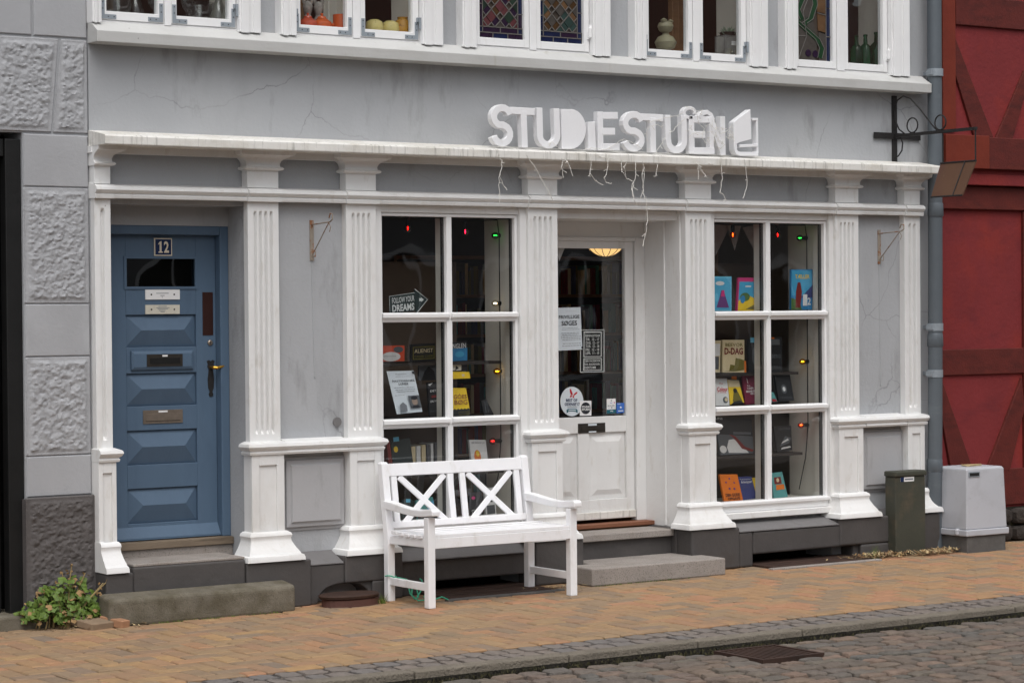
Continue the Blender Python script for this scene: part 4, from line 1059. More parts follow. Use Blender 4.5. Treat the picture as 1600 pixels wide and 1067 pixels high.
# ================================================================== DRAINPIPE
DP = thing('drainpipe', 'blue grey metal drainpipe between grey house and red timber house', 'drainpipe', (4.46, -.12, 0))
dp = MB('pipe'); dp.tube([(4.465, -.12, 6.0), (4.462, -.12, 3.4), (4.452, -.125, 2.2), (4.435, -.13, 1.0), (4.42, -.13, .12), (4.42, -.14, .02)], .058, 18); dp.build('pipe', DP, smooth=True)
for (z_, x) in ((3.78, 4.463), (1.75, 4.446), (1.38, 4.44)):
    c = MB('metal_grey'); c.lathe((x, -.125, z_), [(.058, 0), (.065, .0), (.065, .06), (.058, .06)], 18).box(x - .075, x - .05, -.16, -.10, z_ + .01, z_ + .05).box(x - .01, x + .01, -.07, .0, z_ + .015, z_ + .045); c.build('pipe_clamp', DP)
for (z_, x) in ((1.62, 4.444), (2.66, 4.456), (.62, 4.43)):
    MB('pipe').lathe((x, -.127, z_), [(.058, 0), (.064, .01), (.062, .10), (.058, .11)], 18).build('pipe_joint', DP, smooth=True)

# ================================================================== WROUGHT IRON SIGN BRACKET
SB = thing('sign_bracket', 'black wrought iron bracket with rusty blank sign plate on grey wall', 'sign bracket', (4.12, -.01, 3.08))
ir = MB('iron'); ir.box(4.105, 4.155, -.012, 0, 3.09, 3.62); ir.build('wall_plate', SB)
MB('iron').box(3.90, 4.40, -.022, -.0125, 3.275, 3.325).build('cross_plate', SB)
XB = 4.12; arm = MB('iron'); arm.box(XB - .012, XB + .012, -.915, -.0225, 3.288, 3.312); arm.build('arm', SB)
sc = MB('iron')
def scroll(pts): sc.tube([(XB, y_, z_) for y_, z_ in pts], .006, 6)
scroll([(-.02, 3.50), (-.05, 3.58), (-.12, 3.61), (-.20, 3.585), (-.30, 3.50), (-.38, 3.42), (-.44, 3.36), (-.49, 3.315)])
scroll([(-.02, 3.50), (-.03, 3.42), (-.07, 3.35), (-.13, 3.313)])
for yc in (-.22, -.53):
    scroll([(yc + .075*math.cos(t)*(.8), 3.372 + .058*math.sin(t)) for t in [PI*1.5 + 2*PI*k/16*1.0 for k in range(17)]])
scroll([(-.02, 3.13), (-.06, 3.14), (-.10, 3.18), (-.11, 3.24), (-.08, 3.285)])
sc.build('scroll', SB)
rd = MB('iron'); rd.tube([(XB, -.905, 3.30), (XB, -.905, 3.06)], .006, 6); rd.tube([(XB, -.555, 3.30), (XB - .005, -.56, 3.05)], .006, 6); rd.build('hanger_rod', SB)
tl, tr_, br_, bl_ = Vector((XB, -.53, 3.055)), Vector((XB, -.91, 3.055)), Vector((XB - .12, -.88, 2.79)), Vector((XB - .12, -.545, 2.79))
th = Vector((.012, 0, 0))
MB('rust_sign').hexa([tl, tr_, br_, bl_], [p + th for p in (tl, tr_, br_, bl_)]).build('sign_plate', SB)
fm = MB('iron'); fm.tube([tl, tr_], .008, 6); fm.tube([bl_, br_], .007, 6); fm.tube([tl.lerp(tr_, .70) - th*.3, bl_.lerp(br_, .70) - th*.3], .005, 6); fm.build('sign_edge', SB)

# flag holders
for (x, lab) in ((-1.18, 'small rusty wall bracket on the grey bay beside the blue door'), (3.96, 'small rusty wall bracket on the grey bay near the drainpipe')):
    fh = thing('wall_bracket', lab, 'bracket', (x, 0, 2.28))
    MB('iron_rust').box(x - .014, x + .014, -.008, 0, 2.285, 2.555).build('plate', fh)
    a_ = MB('iron_rust'); a_.tube([(x, -.008, 2.525), (x, -.25, 2.535)], .005, 6); a_.tube([(x, -.25, 2.535), (x, -.285, 2.55), (x, -.285, 2.585), (x, -.255, 2.59), (x, -.24, 2.56)], .005, 6)
    a_.tube([(x, -.01, 2.32), (x, -.235, 2.53)], .004, 6); a_.tube([(x, -.235, 2.53), (x, -.26, 2.50), (x, -.245, 2.47)], .003, 5); a_.build('arm', fh)
    MB('iron_rust').tube([(x, -.01, 2.32), (x, -.05, 2.31), (x, -.055, 2.345), (x, -.03, 2.35)], .004, 6).build('hook', fh)

# ================================================================== BENCH
BN = thing('bench', 'white painted wooden garden bench with crossed back below the shop window', 'bench', (-.19, -.55, 0))
def bar(name, a, b, w1, w2, ref=(0, 0, 1), mat='white_bench', parent=BN, bevel=.004):
    """straight timber from a to b, w1 across ref-perpendicular, w2 along ref"""
    a, b = Vector(a), Vector(b); t = (b - a).normalized(); r = Vector(ref)
    u = t.cross(r).normalized()*(w1/2); v = u.cross(t).normalized()*(w2/2)
    q = lambda p: [p - u - v, p + u - v, p + u + v, p - u + v]
    return MB(mat).hexa(q(a), q(b)).build(name, parent, bevel=bevel)
XLg, XRg = -.765, .375
def back_y(z_): return -.285 + max(0, z_ - .42)*.15
for X in (XLg, XRg):
    one('white_bench', X - .0275, X + .0275, -.82, -.765, 0, .592).build('leg', BN, bevel=.004)
    p = MB('white_bench'); hw = .0275
    p.loft([[(X - hw, y_ - .0275, z_), (X + hw, y_ - .0275, z_), (X + hw, y_ + .0275, z_), (X - hw, y_ + .0275, z_)] for z_, y_ in ((0, -.285), (.42, -.285), (.60, back_y(.60)), (.915, back_y(.915)))] + [[(X - hw*.7, back_y(.925) - .018, .928), (X + hw*.7, back_y(.925) - .018, .928), (X + hw*.7, back_y(.925) + .018, .928), (X - hw*.7, back_y(.925) + .018, .928)]], True, True)
    p.build('back_leg', BN, bevel=.004)
    bar('side_stretcher', (X, -.765, .135), (X, -.3125, .135), .03, .05)
    bar('side_rail', (X, -.765, .422), (X, -.3125, .412), .03, .055)
    ar = MB('white_bench'); pr = [(-.255, .655, .036), (-.36, .648, .036), (-.50, .632, .033), (-.62, .622, .030), (-.74, .624, .030), (-.82, .634, .032), (-.858, .637, .030), (-.875, .626, .020)]
    hw = .030
    ar.loft([[(X - hw, y_, z_ - h), (X + hw, y_, z_ - h), (X + hw, y_, z_ + h*.5), (X - hw, y_, z_ + h*.5)] for y_, z_, h in pr], True, True)
    ar.build('armrest', BN, bevel=.006)
one('white_bench', XLg + .0275, XRg - .0275, -.815, -.79, .388, .456).build('front_rail', BN, bevel=.003)
one('white_bench', XLg + .0275, XRg - .0275, -.325, -.30, .388, .44).build('rear_rail', BN, bevel=.003)
for i in range(6):
    yc = -.782 + i*.079; zc = .468 - .008*math.sin(PI*i/5)
    a0, a1 = (XLg + .028, XRg - .028) if i == 0 else (XLg - .03, XRg + .03)
    one('white_bench', a0, a1, yc - .0285, yc + .0285, zc - .011, zc + .011).build('seat_slat', BN, bevel=.003)
def by(x, z_): return (x, back_y(z_) - .004, z_)
bar('top_rail', by(XLg + .0275, .872), by(XRg - .0275, .872), .028, .085, (0, .15, 1))
bar('bottom_rail', by(XLg + .0275, .505), by(XRg - .0275, .505), .026, .045, (0, .15, 1))
xs_ = (-.695, -.245, -.145, .305)
for x in xs_: bar('back_stile', by(x, .48), by(x, .83), .045, .022, (0, 1, -.15))
for (a, b) in ((-.672, -.268), (-.122, .282)):
    bar('cross_brace', by(a + .02, .825), by(b - .02, .50), .043, .016, (0, 1, -.15)); bar('cross_brace', by(b - .02, .825), by(a + .02, .50), .043, .014, (0, 1, -.15))

# green cord coiled round the bench leg
gc = MB('cord_green'); pth = []
for k in range(13):
    t = k/12*PI*1.4 + .3; pth.append((-.765 - .045*math.cos(t), -.285 - .05*math.sin(t), .165 + .01*math.sin(t*2)))
gc.tube(pth, .005, 6)
gc.tube([(-.735, -.34, .16), (-.70, -.40, .15), (-.70, -.44, .06), (-.675, -.46, .02), (-.64, -.45, .03), (-.655, -.44, .11), (-.69, -.45, .115), (-.70, -.46, .05), (-.66, -.48, .012), (-.60, -.47, .012), (-.555, -.45, .03), (-.575, -.44, .06), (-.60, -.45, .03), (-.56, -.50, .01), (-.50, -.52, .03), (-.46, -.54, .008)], .005, 6)
gc.tube([(-.66, -.46, .03), (-.61, -.44, .08), (-.60, -.43, .14), (-.612, -.42, .15)], .005, 6)
gc.build('cord', label='thin green cord looped round the bench leg and lying coiled', cat='cord', smooth=True)

# ================================================================== SIGN LETTERS ON THE CORNICE
YLt = -.20
def lp(zx, zy): return at(750 + zx/3.5556, 150 + zy/3.5556, YLt)
def arcpts(cx, cy, rx, ry, a0, a1, n=12):
    return [(cx + rx*math.cos(math.radians(a0 + (a1 - a0)*k/n)), cy - ry*math.sin(math.radians(a0 + (a1 - a0)*k/n))) for k in range(n + 1)]
GRP = 'white letters of the shop sign'
LN = 0
def letter(name, label, strokes=(), polys=(), wd=.050, cat='letter', base=True):
    mb = MB('white_letter')
    P3 = []
    for s_ in strokes: P3.append(('s', [lp(*q) for q in s_[0]], s_[1] if len(s_) > 1 else wd))
    for p_ in polys: P3.append(('p', [lp(*q) for q in p_], 0))
    global LN
    LN += 1
    for n_, (k, pts, ww) in enumerate(P3):
        o_ = Vector((0, -.0016*n_ - .003*(LN % 2), 0)); d_ = (0, .050 + .0035*n_, 0); pts = [p + o_ for p in pts]
        (mb.stroke(pts, ww, d_) if k == 's' else mb.prism(pts, d_))
    if base:
        zmin = min(p[2] for p in mb.v); mb.v = [(p[0], p[1], p[2] - zmin + 3.0795) for p in mb.v]
    return mb.build(name, label=label, cat=cat, group=GRP, bevel=.002, seg=1)
def S_pts(x0, x1, y0, y1):
    cx = (x0 + x1)/2; rx = (x1 - x0)/2; h = (y1 - y0)/4.0
    return arcpts(cx, y0 + h, rx, h, 12, 250, 12)[:] + [(cx + rx*.15, y0 + 2*h - 2)] + arcpts(cx, y1 - h, rx, h, 70, -168, 12)
letter('sign_letter', 'white S at the start of the cornice sign, before the T', [(S_pts(78, 168, 86, 282),)])
letter('sign_letter', 'white T between the first S and the U on the cornice', [([(168, 96), (305, 104)],), ([(243, 100), (250, 302)],)])
letter('sign_letter', 'white U between the T and the solid D on the cornice', [([(330, 88)] + [(334, 230)] + arcpts(382, 245, 48, 50, 180, 360, 10) + [(430, 235), (424, 92)],)])
letter('sign_letter', 'solid filled white D without a hole on the cornice', polys=[[(452, 92), (500, 93)] + arcpts(505, 203, 85, 111, 88, -88, 14) + [(456, 314)]])
letter('sign_letter', 'short white letter i half the height of its neighbours on the cornice', polys=[[(600, 162), (637, 160), (645, 318), (602, 318)]])
letter('sign_letter', 'white E between the short i and the second S on the cornice', [([(668, 104), (672, 320)],), ([(680, 126), (766, 126)],), ([(680, 214), (750, 214)],), ([(680, 300), (775, 300)],)], wd=.050)
letter('sign_letter', 'white S in the middle of the cornice sign, after the E', [(S_pts(808, 900, 124, 312),)])
letter('sign_letter', 'white T after the second S, draped with light wires', [([(895, 134), (1018, 140)],), ([(960, 138), (964, 332)],)], wd=.050)
letter('sign_letter', 'white U draped with light wires, left of the wired E', [([(1043, 127), (1046, 262)] + arcpts(1092, 272, 44, 50, 180, 360, 10) + [(1136, 262), (1132, 130)],)], wd=.050)
letter('sign_letter', 'white E tangled in light wires, next to the N', [([(1176, 132), (1180, 343)],), ([(1186, 152), (1290, 152)],), ([(1186, 236), (1252, 236)],), ([(1186, 326), (1302, 326)],)], wd=.050)
letter('sign_letter', 'white N squeezed between the wired E and the book shape', [([(1286, 150), (1289, 326)], .040), ([(1278, 132), (1350, 338)], .050), ([(1346, 130), (1350, 345)], .046)])
letter('sign_ring', 'small open white ring resting on top of the wired E', [(arcpts(1166, 92, 30, 27, -20, 300, 14), .026)], base=False, cat='ornament')
for o in list(COL.objects)[-1:]:
    o.location.z = 3.0795 + .255
letter('sign_curl', 'white curved ornament arching over the N on the cornice', [([(1218, 126), (1236, 104), (1262, 96), (1284, 112), (1296, 140)], .034)], base=False, cat='ornament')
for o in list(COL.objects)[-1:]:
    o.location.z = 3.0795 + .250
bkm = letter('sign_book', 'white open book shape ending the row of sign letters', [([(1540, 148), (1543, 340)], .020), ([(1512, 152), (1545, 152)], .020), ([(1440, 300), (1545, 296)], .022), ([(1415, 170), (1418, 318), (1426, 336), (1444, 344), (1545, 344)], .030)], [[(1410, 165), (1500, 96), (1506, 262), (1440, 280), (1416, 292)]], cat='ornament')

# fairy lights drooping from the cornice
FL = thing('fairy_lights', 'tangled white icicle light wires drooping from the cornice sign', 'string lights', (1.3, -.22, 3.06))
def fp(zx, zy, Y): return at(750 + zx/3.5556, 150 + zy/3.5556, Y)
rfl = random.Random(21)
def strand(pts, Y, r=.0024, name='strand'):
    P = [fp(x, y_, Y + rfl.uniform(-.012, .012)) for x, y_ in pts]; Q = []
    for i in range(len(P) - 1):
        for k in range(4): Q.append(P[i].lerp(P[i + 1], k/4) + Vector((rfl.uniform(-.004, .004), rfl.uniform(-.004, .004), rfl.uniform(-.003, .003))))
    Q.append(P[-1])
    mb = MB('wire_white').tube(Q, r, 5)
    for q in Q[3::6]:
        d = Vector((rfl.uniform(-.03, .03), rfl.uniform(-.02, .01), rfl.uniform(-.03, .01))); mb.tube([q, q + d*.7, q + d], [.0018, .002, .003], 5)
    mb.build(name, FL)
YH = -.262
for s_ in ([(108, 322), (105, 335), (122, 360), (120, 400), (105, 455), (108, 540), (110, 600)], [(112, 455), (130, 495), (150, 525)], [(260, 330), (330, 440), (410, 590)], [(455, 345), (460, 365), (452, 400), (465, 455)], [(472, 350), (490, 370), (515, 445)],
           [(618, 345), (612, 430), (640, 470), (685, 495)], [(612, 430), (600, 445)], [(712, 350), (705, 430), (690, 455), (700, 480), (730, 488)], [(785, 355), (790, 420), (815, 460), (855, 475), (848, 520), (855, 575), (870, 610)], [(815, 370), (798, 400), (812, 440)],
           [(865, 360), (862, 460), (845, 490), (850, 560)], [(905, 360), (915, 430), (905, 510), (915, 570)], [(912, 400), (900, 440), (910, 520), (890, 570)], [(925, 560), (928, 640), (930, 690), (925, 735), (918, 775), (905, 835)], [(985, 380), (978, 445), (965, 447)],
           [(1200, 375), (1215, 385), (1212, 465)], [(1215, 390), (1262, 455)], [(1340, 345), (1345, 460), (1333, 540), (1355, 550), (1370, 582)], [(1475, 365), (1487, 500), (1460, 570)], [(760, 360), (720, 345), (670, 340), (640, 325)], [(1285, 375), (1300, 385), (1270, 375)]):
    strand(s_, YH if max(q[1] for q in s_) > 400 else YH - .004)
YT = -.222
for s_ in ([(50, 290), (130, 282), (190, 290), (270, 305)], [(380, 270), (400, 255), (420, 275), (450, 300)], [(580, 300), (620, 290), (700, 300), (760, 262), (800, 238), (850, 262), (905, 300)], [(930, 150), (1010, 126), (1060, 118), (1100, 108), (1130, 92)], [(1140, 128), (1100, 160), (1070, 200), (1050, 190)],
           [(1140, 60), (1180, 70), (1210, 84), (1240, 80), (1225, 98), (1195, 92)], [(1205, 100), (1215, 150), (1245, 180), (1235, 230), (1250, 260)], [(1300, 130), (1320, 190), (1340, 210), (1380, 190), (1400, 160)], [(1370, 230), (1395, 245), (1410, 210), (1390, 190), (1372, 215), (1400, 235)], [(1310, 200), (1300, 260), (1330, 300), (1360, 270)],
           [(1160, 230), (1200, 200), (1240, 215)], [(930, 250), (925, 200), (940, 170), (985, 160), (1010, 175)], [(1030, 230), (990, 290), (960, 340), (930, 385)], [(660, 320), (690, 340), (740, 350), (780, 370)]):
    strand(s_, YT, .0019)
for k in range(7):
    x, y_ = rfl.uniform(1150, 1410), rfl.uniform(80, 260); pts = [(x, y_)]
    for j in range(5): x += rfl.uniform(-28, 28); y_ += rfl.uniform(-26, 26); pts.append((x, y_))
    strand(pts, YT - .004, .0014)

# ================================================================== CABINETS
GC = thing('green_cabinet', 'narrow dark green utility cabinet standing against the dark plinth', 'utility cabinet', (4.03, -.22, 0))
one('cab_green', 3.865, 4.185, -.272, -.155, -.01, .615).build('body', GC, bevel=.006)
one('cab_green', 3.855, 4.195, -.285, -.150, .616, .658).build('lid', GC, bevel=.01)
a, b, c, d = pxbox(1407, 745, 1428, 752, -.272)
s_ = MB('paper_white').box(a, b, -.2735, -.2722, c, d); s_.use('navy').box(a, a + .035, -.2745, -.2735, c, d); s_.text('Clemens', (a + .042, -.2735, c + .008), (b - a - .05, 0, 0), (0, 0, d - c - .016), 'navy', .02) if False else s_.use('ink_grey').box(a + .045, b - .01, -.2745, -.2735, c + .012, d - .012); s_.build('label', GC)
YC_ = thing('grey_cabinet', 'light grey tapered utility cabinet on concrete foot before the red house', 'utility cabinet', (4.68, -.28, 0))
q = lambda x0, x1, y0, y1, z_: [(x0, y0, z_), (x1, y0, z_), (x1, y1, z_), (x0, y1, z_)]
MB('cab_grey').loft([q(4.452, 4.902, -.455, -.10, .180), q(4.470, 4.885, -.440, -.115, .655), q(4.482, 4.873, -.428, -.127, .668)], True, True).build('hood', YC_, bevel=.008)
one('cab_grey', 4.440, 4.914, -.468, -.088, .128, .179).build('skirt', YC_, bevel=.008)
MB('cab_grey').lathe((4.445, -.36, .135), [(.02, 0), (.024, .01), (.024, .04), (.016, .05)], 10).build('lock', YC_)
one('concrete', 4.462, 4.892, -.45, -.105, -.02, .127).build('foot', YC_, bevel=.008)
a, b, c, d = pxbox(1514, 737, 1531, 745, -.447)
sg = MB('metal_grey').box(a, b, -.4475, -.440, c, d); sg.use('board').box(a + .008, b - .008, -.449, -.4475, c + .008, d - .008); sg.build('number_tag', YC_)
MB('straw').hexa([(4.60, -.33, .669), (4.78, -.30, .669), (4.80, -.22, .669), (4.62, -.24, .669)], [(4.62, -.33, .676), (4.77, -.305, .684), (4.80, -.22, .677), (4.61, -.235, .680)]).build('wood_chip', label='flat pale piece of wood lying on the grey cabinet', cat='wood')

# ================================================================== CELLAR HATCHES
ch_ = MB('hatch_red'); cx, cy = -1.08, -.30
rim = MB('hatch_red').lathe((cx, cy, 0), [(.205, 0), (.205, .062), (.19, .066)], 26)
RC = thing('cellar_cover', 'low round reddish cellar cover under the arched hole in the plinth', 'cellar cover', (cx, cy, 0))
fl = MB('hatch_red'); pr = []
for z_, r in ((-.01, .195), (.045, .195), (.047, .20)):
    pr.append([(cx + r*1.06*math.cos(2*PI*k/28), cy + r*.68*math.sin(2*PI*k/28), z_) for k in range(28)])
fl.loft(pr, True, True).build('rim', RC)
MB('hatch').loft([[(cx - .01 + r*1.06*math.cos(2*PI*k/28), cy + r*.68*math.sin(2*PI*k/28), z_) for k in range(28)] for z_, r in ((.052, .20), (.068, .208), (.076, .20), (.078, .10))], True, True).build('lid', RC)
for (x0, x1, y0, y1, lab, n) in ((2.50, 3.50, -.40, -.02, 'brown wooden cellar hatch below the shop window with book display by the drainpipe', 4), (-.42, .44, -.50, -.02, 'brown wooden cellar hatch in the shade under the white bench', 4)):
    hc = thing('cellar_hatch', lab, 'cellar hatch', ((x0 + x1)/2, (y0 + y1)/2, 0))
    wq = (y1 - y0)/n
    for k in range(n): one('hatch', x0, x1, y0 + k*wq + .003, y0 + (k + 1)*wq - .003, .0, .014 + .002*k).build('plank', hc, bevel=.003)
    one('concrete' if x0 < 0 else 'granite', x0 - .05, x1 + .05, y0 - .055, y0 - .003, -.02, .012).build('curb', hc, bevel=.006)
one('granite', -.84, -.52, -.44, -.21, -.02, .006).build('concrete_patch', pave) if False else None

# ================================================================== PLANT, LOOSE BRICKS, LITTER
def leaf(mb, p, r, nrm, ang):
    n = Vector(nrm).normalized(); u = n.orthogonal().normalized(); v = n.cross(u)
    pts = [Vector(p)]
    for k in range(9):
        a_ = ang + 2*PI*k/9; rr = r*(1 if k % 2 else .78)*(1 if k else .35)
        pts.append(Vector(p) + (u*math.cos(a_) + v*math.sin(a_))*rr - n*r*(.22 if k % 2 else .10))
    mb.add(pts, [(0, k, k % 9 + 1) for k in range(1, 10)])
pm('leaf_brown', S(140, 112, 74), .7, .3, 30, .2)
PLT = thing('geranium_plant', 'low green leafy plant with withered stems growing by the wall foot', 'plant', (-3.02, -.10, 0))
rpn = random.Random(9); fo = MB('leaf'); stm = MB('stem'); dry = MB('leaf_brown')
for i in range(430):
    a_ = rpn.uniform(0, 2*PI); rr = rpn.random()**.5
    x = -3.04 + .29*rr*math.cos(a_); y_ = -.13 + .16*rr*math.sin(a_); h = .03 + .23*(1 - rr**2)*rpn.uniform(.1, 1.05) + .07*rpn.random()
    if y_ > -.03: y_ = -.03 - rpn.random()*.05
    nrm = Vector((rpn.gauss(0, .45) + (x + 3.03)*1.2, rpn.gauss(-.55, .4), rpn.uniform(.3, 1)))
    r = rpn.uniform(.014, .040)
    if rpn.random() < .16: leaf(dry, (x, y_, h), r*.8, nrm, rpn.random()*6)
    else: leaf(fo, (x, y_, h), r, nrm, rpn.random()*6)
    if i % 9 == 0: stm.tube([(-3.03 + (x + 3.03)*.8, -.12 + (y_ + .12)*.8, 0), (-3.03 + (x + 3.03)*.75, -.13 + (y_ + .13)*.8, h*.55), (x, y_, h)], [.005, .004, .002], 5)
for (x, y_, h) in ((-2.98, -.09, .38), (-3.05, -.10, .33), (-2.82, -.2, .26), (-2.76, -.17, .28), (-2.90, -.11, .32)):
    stm.tube([(-3.0, -.12, 0), ((x - 3.0)/2, y_, h*.6), (x + .01, y_ - .01, h)], [.006, .005, .003], 5)
    for k in range(5): leaf(dry, (x + rpn.uniform(-.03, .03), y_ + rpn.uniform(-.02, .02), h - rpn.random()*.07), .011, (rpn.gauss(0, 1), -1, rpn.gauss(0, 1)), rpn.random()*6)
fo.build('foliage', PLT, recalc=False); stm.build('stems', PLT); dry.build('dry_leaves', PLT, recalc=False)
def loose(name, lab, c, rz, sx, sy, sz, mat, rx=0, ry=0):
    mt = Matrix.Translation(c) @ Matrix.Rotation(rz, 4, 'Z') @ Matrix.Rotation(rx, 4, 'X') @ Matrix.Rotation(ry, 4, 'Y')
    mb = MB(mat).box(-sx/2, sx/2, -sy/2, sy/2, 0, sz); mb.v = [tuple(mt @ Vector(p)) for p in mb.v]
    mb.build(name, label=lab, cat='brick', bevel=.006)
loose('loose_brick', 'grey brown slab of loose brick lying beside the gate threshold', (-2.93, -.30, .004), .25, .17, .22, .045, 'brick_4', .10)
loose('loose_brick', 'narrow orange loose brick lying beside the mossy step', (-2.80, -.345, .004), .35, .07, .20, .05, 'brick_2', .10)
loose('loose_brick', 'broken orange brick propped up under the leafy plant', (-2.765, -.20, .05), .5, .13, .10, .06, 'brick_0', .75)
lt = MB('straw'); rl_ = random.Random(6)
def litter(n, fx, fy, hmax=.05):
    for i in range(n):
        x, y_ = fx(), fy(); a_ = rl_.random()*PI; l = rl_.uniform(.012, .055); wd = rl_.uniform(.002, .010); z0 = rl_.random()*hmax*.6 + .002; z1 = z0 + rl_.uniform(-.004, hmax*.4)
        u = Vector((math.cos(a_), math.sin(a_), 0)); v = Vector((-u.y, u.x, 0))*wd
        lt.use(rl_.choice(('straw', 'straw', 'litter', 'leaf_brown', 'litter')))
        p = Vector((x, y_, z0)); q_ = p + u*l; q_.z = max(.002, z1)
        lt.add([p - v, p + v, q_ + v*.6, q_ - v*.6], [(0, 1, 2, 3)])
litter(420, lambda: rl_.gauss(3.72, .17), lambda: -.25 - abs(rl_.gauss(0, .07)), .05)
litter(260, lambda: rl_.gauss(4.16, .12), lambda: -.33 - abs(rl_.gauss(0, .06)), .05)
litter(200, lambda: rl_.uniform(4.22, 4.45), lambda: rl_.uniform(-.4, -.1), .05)
lt.build('dry_litter', label='dry straw and leaf litter around the foot of the cabinets', cat='litter', kind='stuff', recalc=False)
lt = MB('litter')
litter(160, lambda: rl_.gauss(-2.80, .12), lambda: -.26 - abs(rl_.gauss(0, .07)), .02)
litter(120, lambda: rl_.gauss(.40, .12), lambda: -.36 - abs(rl_.gauss(0, .06)), .02)
litter(60, lambda: rl_.uniform(-4.4, 5), lambda: rl_.uniform(-2.5, -.2), .004)
lt.build('ground_litter', label='small dry leaves and crumbs scattered over the brick pavement', cat='litter', kind='stuff', recalc=False)
wd_ = MB('leaf')
for (cx, cy, n, h) in ((-.90, -.36, 46, .07), (3.60, -.30, 16, .12), (1.2, -.485, 70, .012), (-2.1, -.375, 90, .014), (.85, -.49, 20, .014)):
    sp = .05 if h > .05 else .45
    for i in range(n):
        x, y_ = cx + rl_.uniform(-sp, sp), cy + rl_.uniform(-.012, .012)*(3 if h > .05 else 1); dx = rl_.uniform(-.03, .03)*(h/.07); wv = .003
        wd_.add([(x - wv, y_, 0), (x + wv, y_, 0), (x + dx, y_ + rl_.uniform(-.02, .02)*(h/.07), h*rl_.uniform(.5, 1))], [(0, 1, 2)])
wd_.build('weeds', label='tufts of green weeds and moss along the wall foot', cat='weeds', kind='stuff', recalc=False)

# ================================================================== SHOP DISPLAY: books, posters, stickers
def Qd(px, Y, lean=0.0):
    """photo corners TL,TR,BR,BL -> 3D quad, top leaning back"""
    tl, tr, br, bl = [at(x, y_, Y + (lean if i < 2 else 0)) for i, (x, y_) in enumerate(px)]
    return tl, tr, br, bl
def uvp(q, u, v):
    tl, tr, br, bl = q
    return (bl.lerp(br, u)).lerp(tl.lerp(tr, u), v)
def sheet(name, label, cat, px, Y, cover, texts=(), shapes=(), lean=.0, thick=.02, group=None, oval=None):
    q = Qd(px, Y, lean); mb = MB(cover); b = Vector((0, thick, 0))
    n_ = (q[2] - q[3]).cross(q[0] - q[3]).normalized()*.0012
    if oval:
        pts = [uvp(q, .5 + .5*math.cos(2*PI*k/32), .5 + .5*math.sin(2*PI*k/32)) for k in range(32)]
        mb.prism(pts, b)
    else:
        mb.hexa([q[3], q[2], q[1], q[0]], [p + b for p in (q[3], q[2], q[1], q[0])])
    k = 1.0
    for m_, poly in shapes:
        k += .25
        mb.use(m_); mb.add([uvp(q, u, v) + n_*k for u, v in poly], [tuple(range(len(poly)))])
    for tx in texts:
        s_, u0, v0, u1, v1, m_ = tx[:6]; bo = tx[6] if len(tx) > 6 else 0
        o = uvp(q, u0, v0); mb.text(s_, o, uvp(q, u1, v0) - o, uvp(q, u0, v1) - o, m_, bo, .0028)
    return mb.build(name, label=label, cat=cat, group=group)
def rect(u0, v0, u1, v1): return [(u0, v0), (u1, v0), (u1, v1), (u0, v1)]
def ell(cu, cv, ru, rv, n=18): return [(cu + ru*math.cos(2*PI*k/n), cv + rv*math.sin(2*PI*k/n)) for k in range(n)]
def lines(v0, v1, n, u0=.12, u1=.88, m_='ink_grey', f=.35):
    r_ = random.Random(n); out = []
    for i in range(n):
        v = v1 - (v1 - v0)*i/max(1, n - 1); h = (v1 - v0)/max(1, n)*f; a_ = r_.uniform(0, .08)
        x = u0 + a_
        while x < u1 - a_:
            w_ = r_.uniform(.03, .11); out.append((m_, rect(x, v, min(x + w_, u1), v + h))); x += w_ + .018
    return out
YB = .16
# window by the drainpipe (right), upper row: three bright picture books
sheet('picture_book', 'light blue picture book standing on the top row beside a pink-edged book', 'book', [(1115, 432), (1143, 432), (1143, 486), (1115, 486)], YB, 'c_lightblue', [], [('c_blue', rect(.06, .05, .94, .95)), ('c_white', ell(.35, .8, .25, .06)), ('c_purple', [(.15, .1), (.85, .1), (.7, .35), (.55, .6), (.42, .6), (.3, .35)]), ('c_pink', [(.4, .42), (.62, .42), (.58, .6), (.45, .6)]), ('c_lightblue', ell(.15, .4, .1, .12))])
sheet('picture_book', 'picture book with pink border and yellow and blue cover on the top row', 'book', [(1154, 434), (1182, 434), (1178, 486), (1151, 486)], YB, 'c_pink', [], [('c_sky', rect(.06, .0, .98, .88)), ('c_yellow', [(.06, 0), (.98, 0), (.98, .38), (.5, .5), (.06, .3)]), ('c_green', ell(.42, .42, .28, .13)), ('c_blue2', ell(.3, .35, .14, .12)), ('c_olive', [(.5, .05), (.98, .2), (.98, .05)]), ('c_white', rect(.4, .72, .72, .76))])
sheet('picture_book', 'blue picture book with yellow title and white number two standing alone', 'book', [(1236, 421), (1270, 421), (1269, 484), (1236, 484)], YB, 'c_blue2', [('TÆLLER', .18, .77, .85, .87, 'c_yellow', .02), ('1', .55, .1, .75, .38, 'c_white', .03), ('2', .76, .12, .92, .30, 'c_white', .02)], [('c_sky', rect(.03, .35, .97, .97)), ('c_indigo', [(.45, .3), (1, .62), (1, .3)]), ('c_green', [(0, 0), (.5, 0), (.4, .22), (0, .3)]), ('c_darkred', [(.2, .05), (.42, .05), (.5, .45), (.42, .68), (.3, .68), (.22, .45)])])
RD = 'dark shelf board inside the shop window'
sheet('hardback_book', 'sand coloured book titled D-DAG standing on the middle shelf', 'book', [(1129, 531), (1163, 531), (1163, 582), (1129, 582)], .20, 'c_cream', [('BEEVOR', .12, .80, .92, .90, 'c_olive', .01), ('D-DAG', .08, .55, .93, .76, 'c_darkred', .03)], [('c_olive', [(.02, .05), (.3, .05), (.35, .25), (.55, .22), (.6, .45), (.8, .42), (.98, .38), (.98, .08), (.5, .03)])])
